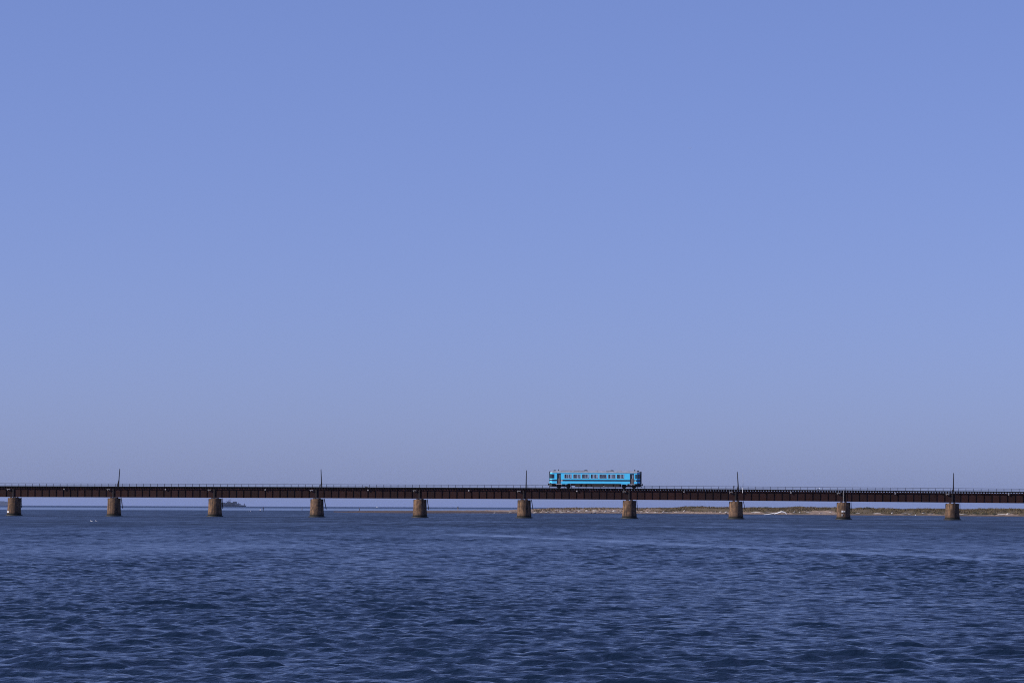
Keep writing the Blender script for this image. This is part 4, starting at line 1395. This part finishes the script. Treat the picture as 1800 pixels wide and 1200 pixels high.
def person(loc, yaw, hgt, top, legs, label, crouch=False, rod=False):
    o = empty('person', loc, Matrix.Rotation(yaw, 3, 'Z'), label, 'person', 'anglers on the bar')
    k = hgt / 1.72
    if not crouch:
        J = {'pel': (0, 0, .93), 'wst': (0, 0, 1.08), 'chs': (0, 0, 1.30), 'nck': (0, 0, 1.46), 'hd0': (.01, 0, 1.54), 'hd1': (.02, 0, 1.63), 'hd2': (.01, 0, 1.70)}
        for s, nme in ((-1, 'l'), (1, 'r')):
            J.update({nme + 'hip': (0, s * .10, .90), nme + 'kne': (.03, s * .12, .48), nme + 'ank': (-.01, s * .13, .08), nme + 'toe': (.16, s * .15, .03),
                      nme + 'sho': (0, s * .19, 1.40), nme + 'elb': (.04, s * .25, 1.12), nme + 'wri': (.22, s * .20, 1.02), nme + 'pal': (.29, s * .19, 1.04)})
    else:
        J = {'pel': (-.15, 0, .30), 'wst': (-.12, 0, .44), 'chs': (-.03, 0, .64), 'nck': (.02, 0, .80), 'hd0': (.04, 0, .88), 'hd1': (.06, 0, .97), 'hd2': (.05, 0, 1.04)}
        for s, nme in ((-1, 'l'), (1, 'r')):
            J.update({nme + 'hip': (-.13, s * .10, .28), nme + 'kne': (.25, s * .16, .45), nme + 'ank': (.06, s * .16, .08), nme + 'toe': (.22, s * .18, .03),
                      nme + 'sho': (0, s * .19, .75), nme + 'elb': (.12, s * .24, .50), nme + 'wri': (.30, s * .18, .46), nme + 'pal': (.37, s * .16, .46)})
    E = [('pel', 'wst'), ('wst', 'chs'), ('chs', 'nck'), ('nck', 'hd0'), ('hd0', 'hd1'), ('hd1', 'hd2')]
    for s in 'lr':
        E += [('pel', s + 'hip'), (s + 'hip', s + 'kne'), (s + 'kne', s + 'ank'), (s + 'ank', s + 'toe'), ('chs', s + 'sho'), (s + 'sho', s + 'elb'), (s + 'elb', s + 'wri'), (s + 'wri', s + 'pal')]
    RR = {'pel': .14, 'wst': .13, 'chs': .155, 'nck': .06, 'hd0': .075, 'hd1': .10, 'hd2': .06, 'hip': .10, 'kne': .065, 'ank': .045, 'toe': .04, 'sho': .075, 'elb': .052, 'wri': .036, 'pal': .042}
    ks = list(J)
    me_ = bpy.data.meshes.new('body_skeleton')
    me_.from_pydata([tuple(c * k for c in J[q]) for q in ks], [(ks.index(a), ks.index(b)) for a, b in E], [])
    tmp = bpy.data.objects.new('body_skeleton', me_)
    COL.objects.link(tmp)
    md = tmp.modifiers.new('skin', 'SKIN')
    for q, sv in zip(ks, me_.skin_vertices[0].data):
        r_ = RR.get(q, RR.get(q[1:], .05)) * k
        sv.radius = (r_, r_)
        sv.use_root = (q == 'pel')
    sb = tmp.modifiers.new('sub', 'SUBSURF')
    sb.levels = sb.render_levels = 1
    dg = bpy.context.evaluated_depsgraph_get()
    body = bpy.data.meshes.new_from_object(tmp.evaluated_get(dg))
    bpy.data.objects.remove(tmp)
    body.name = 'body'
    body.materials.clear()
    for m_ in (M_SKIN, top, legs, M_HAIR):
        body.materials.append(m_)
    zw, zn_ = J['pel'][2] * k + .05, J['nck'][2] * k
    for p in body.polygons:
        z = p.center.z
        p.use_smooth = True
        far = math.hypot(p.center.x - J['lwri'][0] * k, 0) < .09 * k and abs(p.center.y) > .13 * k and abs(p.center.z - J['lwri'][2] * k) < .08
        p.material_index = 0 if far else (2 if z < zw else (1 if z < zn_ else (3 if (z > J['hd1'][2] * k + .02 or p.center.x < J['hd1'][0] * k - .04) else 0)))
    b_o = put('body', body, o)
    # fingers, hat, rod
    fg = MB()
    for s in (-1, 1):
        pw = Vector(J['rpal' if s > 0 else 'lpal']) * k
        for q, (dy, ln) in enumerate(((-.03, .06), (-.01, .072), (.01, .07), (.03, .055))):
            a = pw + Vector((.02, dy, 0)) * k
            b = a + Vector((ln * .6, 0, -.02)) * k
            c = b + Vector((.0, 0, -ln * .55)) * k
            fg.cyl(a, b, .010 * k, .009 * k, 5).cyl(b, c, .009 * k, .007 * k, 5)
        a = pw + Vector((-.02, -s * .035, .01)) * k
        fg.cyl(a, a + Vector((.05, -s * .025, 0)) * k, .011 * k, .008 * k, 5)
    fg.obj('fingers', M_SKIN, b_o)
    hz_ = (J['hd2'][2] + .02) * k
    MB().lathe([(.115 * k, hz_ - .03), (.11 * k, hz_ + .03), (.05 * k, hz_ + .085)], 12, c=(J['hd1'][0] * k - .01, 0)).box(J['hd1'][0] * k + .05, J['hd1'][0] * k + .2, -.08, .08, hz_ - .03, hz_ - .012).obj('cap', M_C['navy'], o)
    if rod:
        pw = (Vector(J['lpal']) + Vector((.03, 0, -.02))) * k
        rd = empty('fishing_rod', o.matrix_world @ pw if False else (Matrix.Translation(loc) @ Matrix.Rotation(yaw, 4, 'Z')) @ pw, Matrix.Rotation(yaw, 3, 'Z'), 'thin dark fishing rod held by ' + rod, 'fishing rod')
        MB().cyl((-.35, 0, -.15), (2.6, 0, 1.5), .014, .004, 5).obj('blank', M_POLE, rd)
        MB().cyl((-.02, -.03, -.07), (-.02, .03, -.07), .035, .035, 8).obj('reel', M_UNDR, rd)
    return o


def at(px, d, z):
    r = ray(px, hor(px))
    return Vector((r.x / r.y * d, d, z))


person(at(458.3, 1345, -.03), 2.9, 2.05, M_C['white'], M_C['black'], 'person in white crouching in the shallows beside a standing companion', crouch=True)
person(at(462.8, 1350, -.03), 2.6, 1.9, M_C['navy'], M_C['black'], 'person in dark navy standing in the shallows beside a crouching companion', rod=False)
person(at(531, 1480, -.2), 2.9, 1.72, M_C['grey'], M_C['black'], 'lone person wading between the standing pair and a brick pier')
person(at(632, 1262, .0), 3.4, 1.74, M_C['black'], M_C['black'], 'person in black standing at the very tip of the sandbar')
pp = dune_point(805, 60)
person(pp, 1.2, 1.66, M_C['black'], M_C['tan'], 'lone person in dark top and tan trousers standing on the low sandbar')

# ------------------------------------------------------------------ haze
hz = MB()
hz.box(-95000, 95000, -600, 95000, -6, 140)
hzm = bpy.data.materials.new('haze_air')
hzm.use_nodes = True
hn, hl = hzm.node_tree.nodes, hzm.node_tree.links
hn.remove(hn['Principled BSDF'])
pv = hn.new('ShaderNodeVolumePrincipled')
pv.inputs['Color'].default_value = (0.46, 0.58, 0.92, 1)
pv.inputs['Density'].default_value = 1.2e-5
pv.inputs['Anisotropy'].default_value = 0.2
hl.new(pv.outputs[0], hn['Material Output'].inputs['Volume'])
haze = hz.obj('haze', hzm)
tag(haze, 'thin pale sea haze over the whole river mouth', 'haze', kind='stuff')
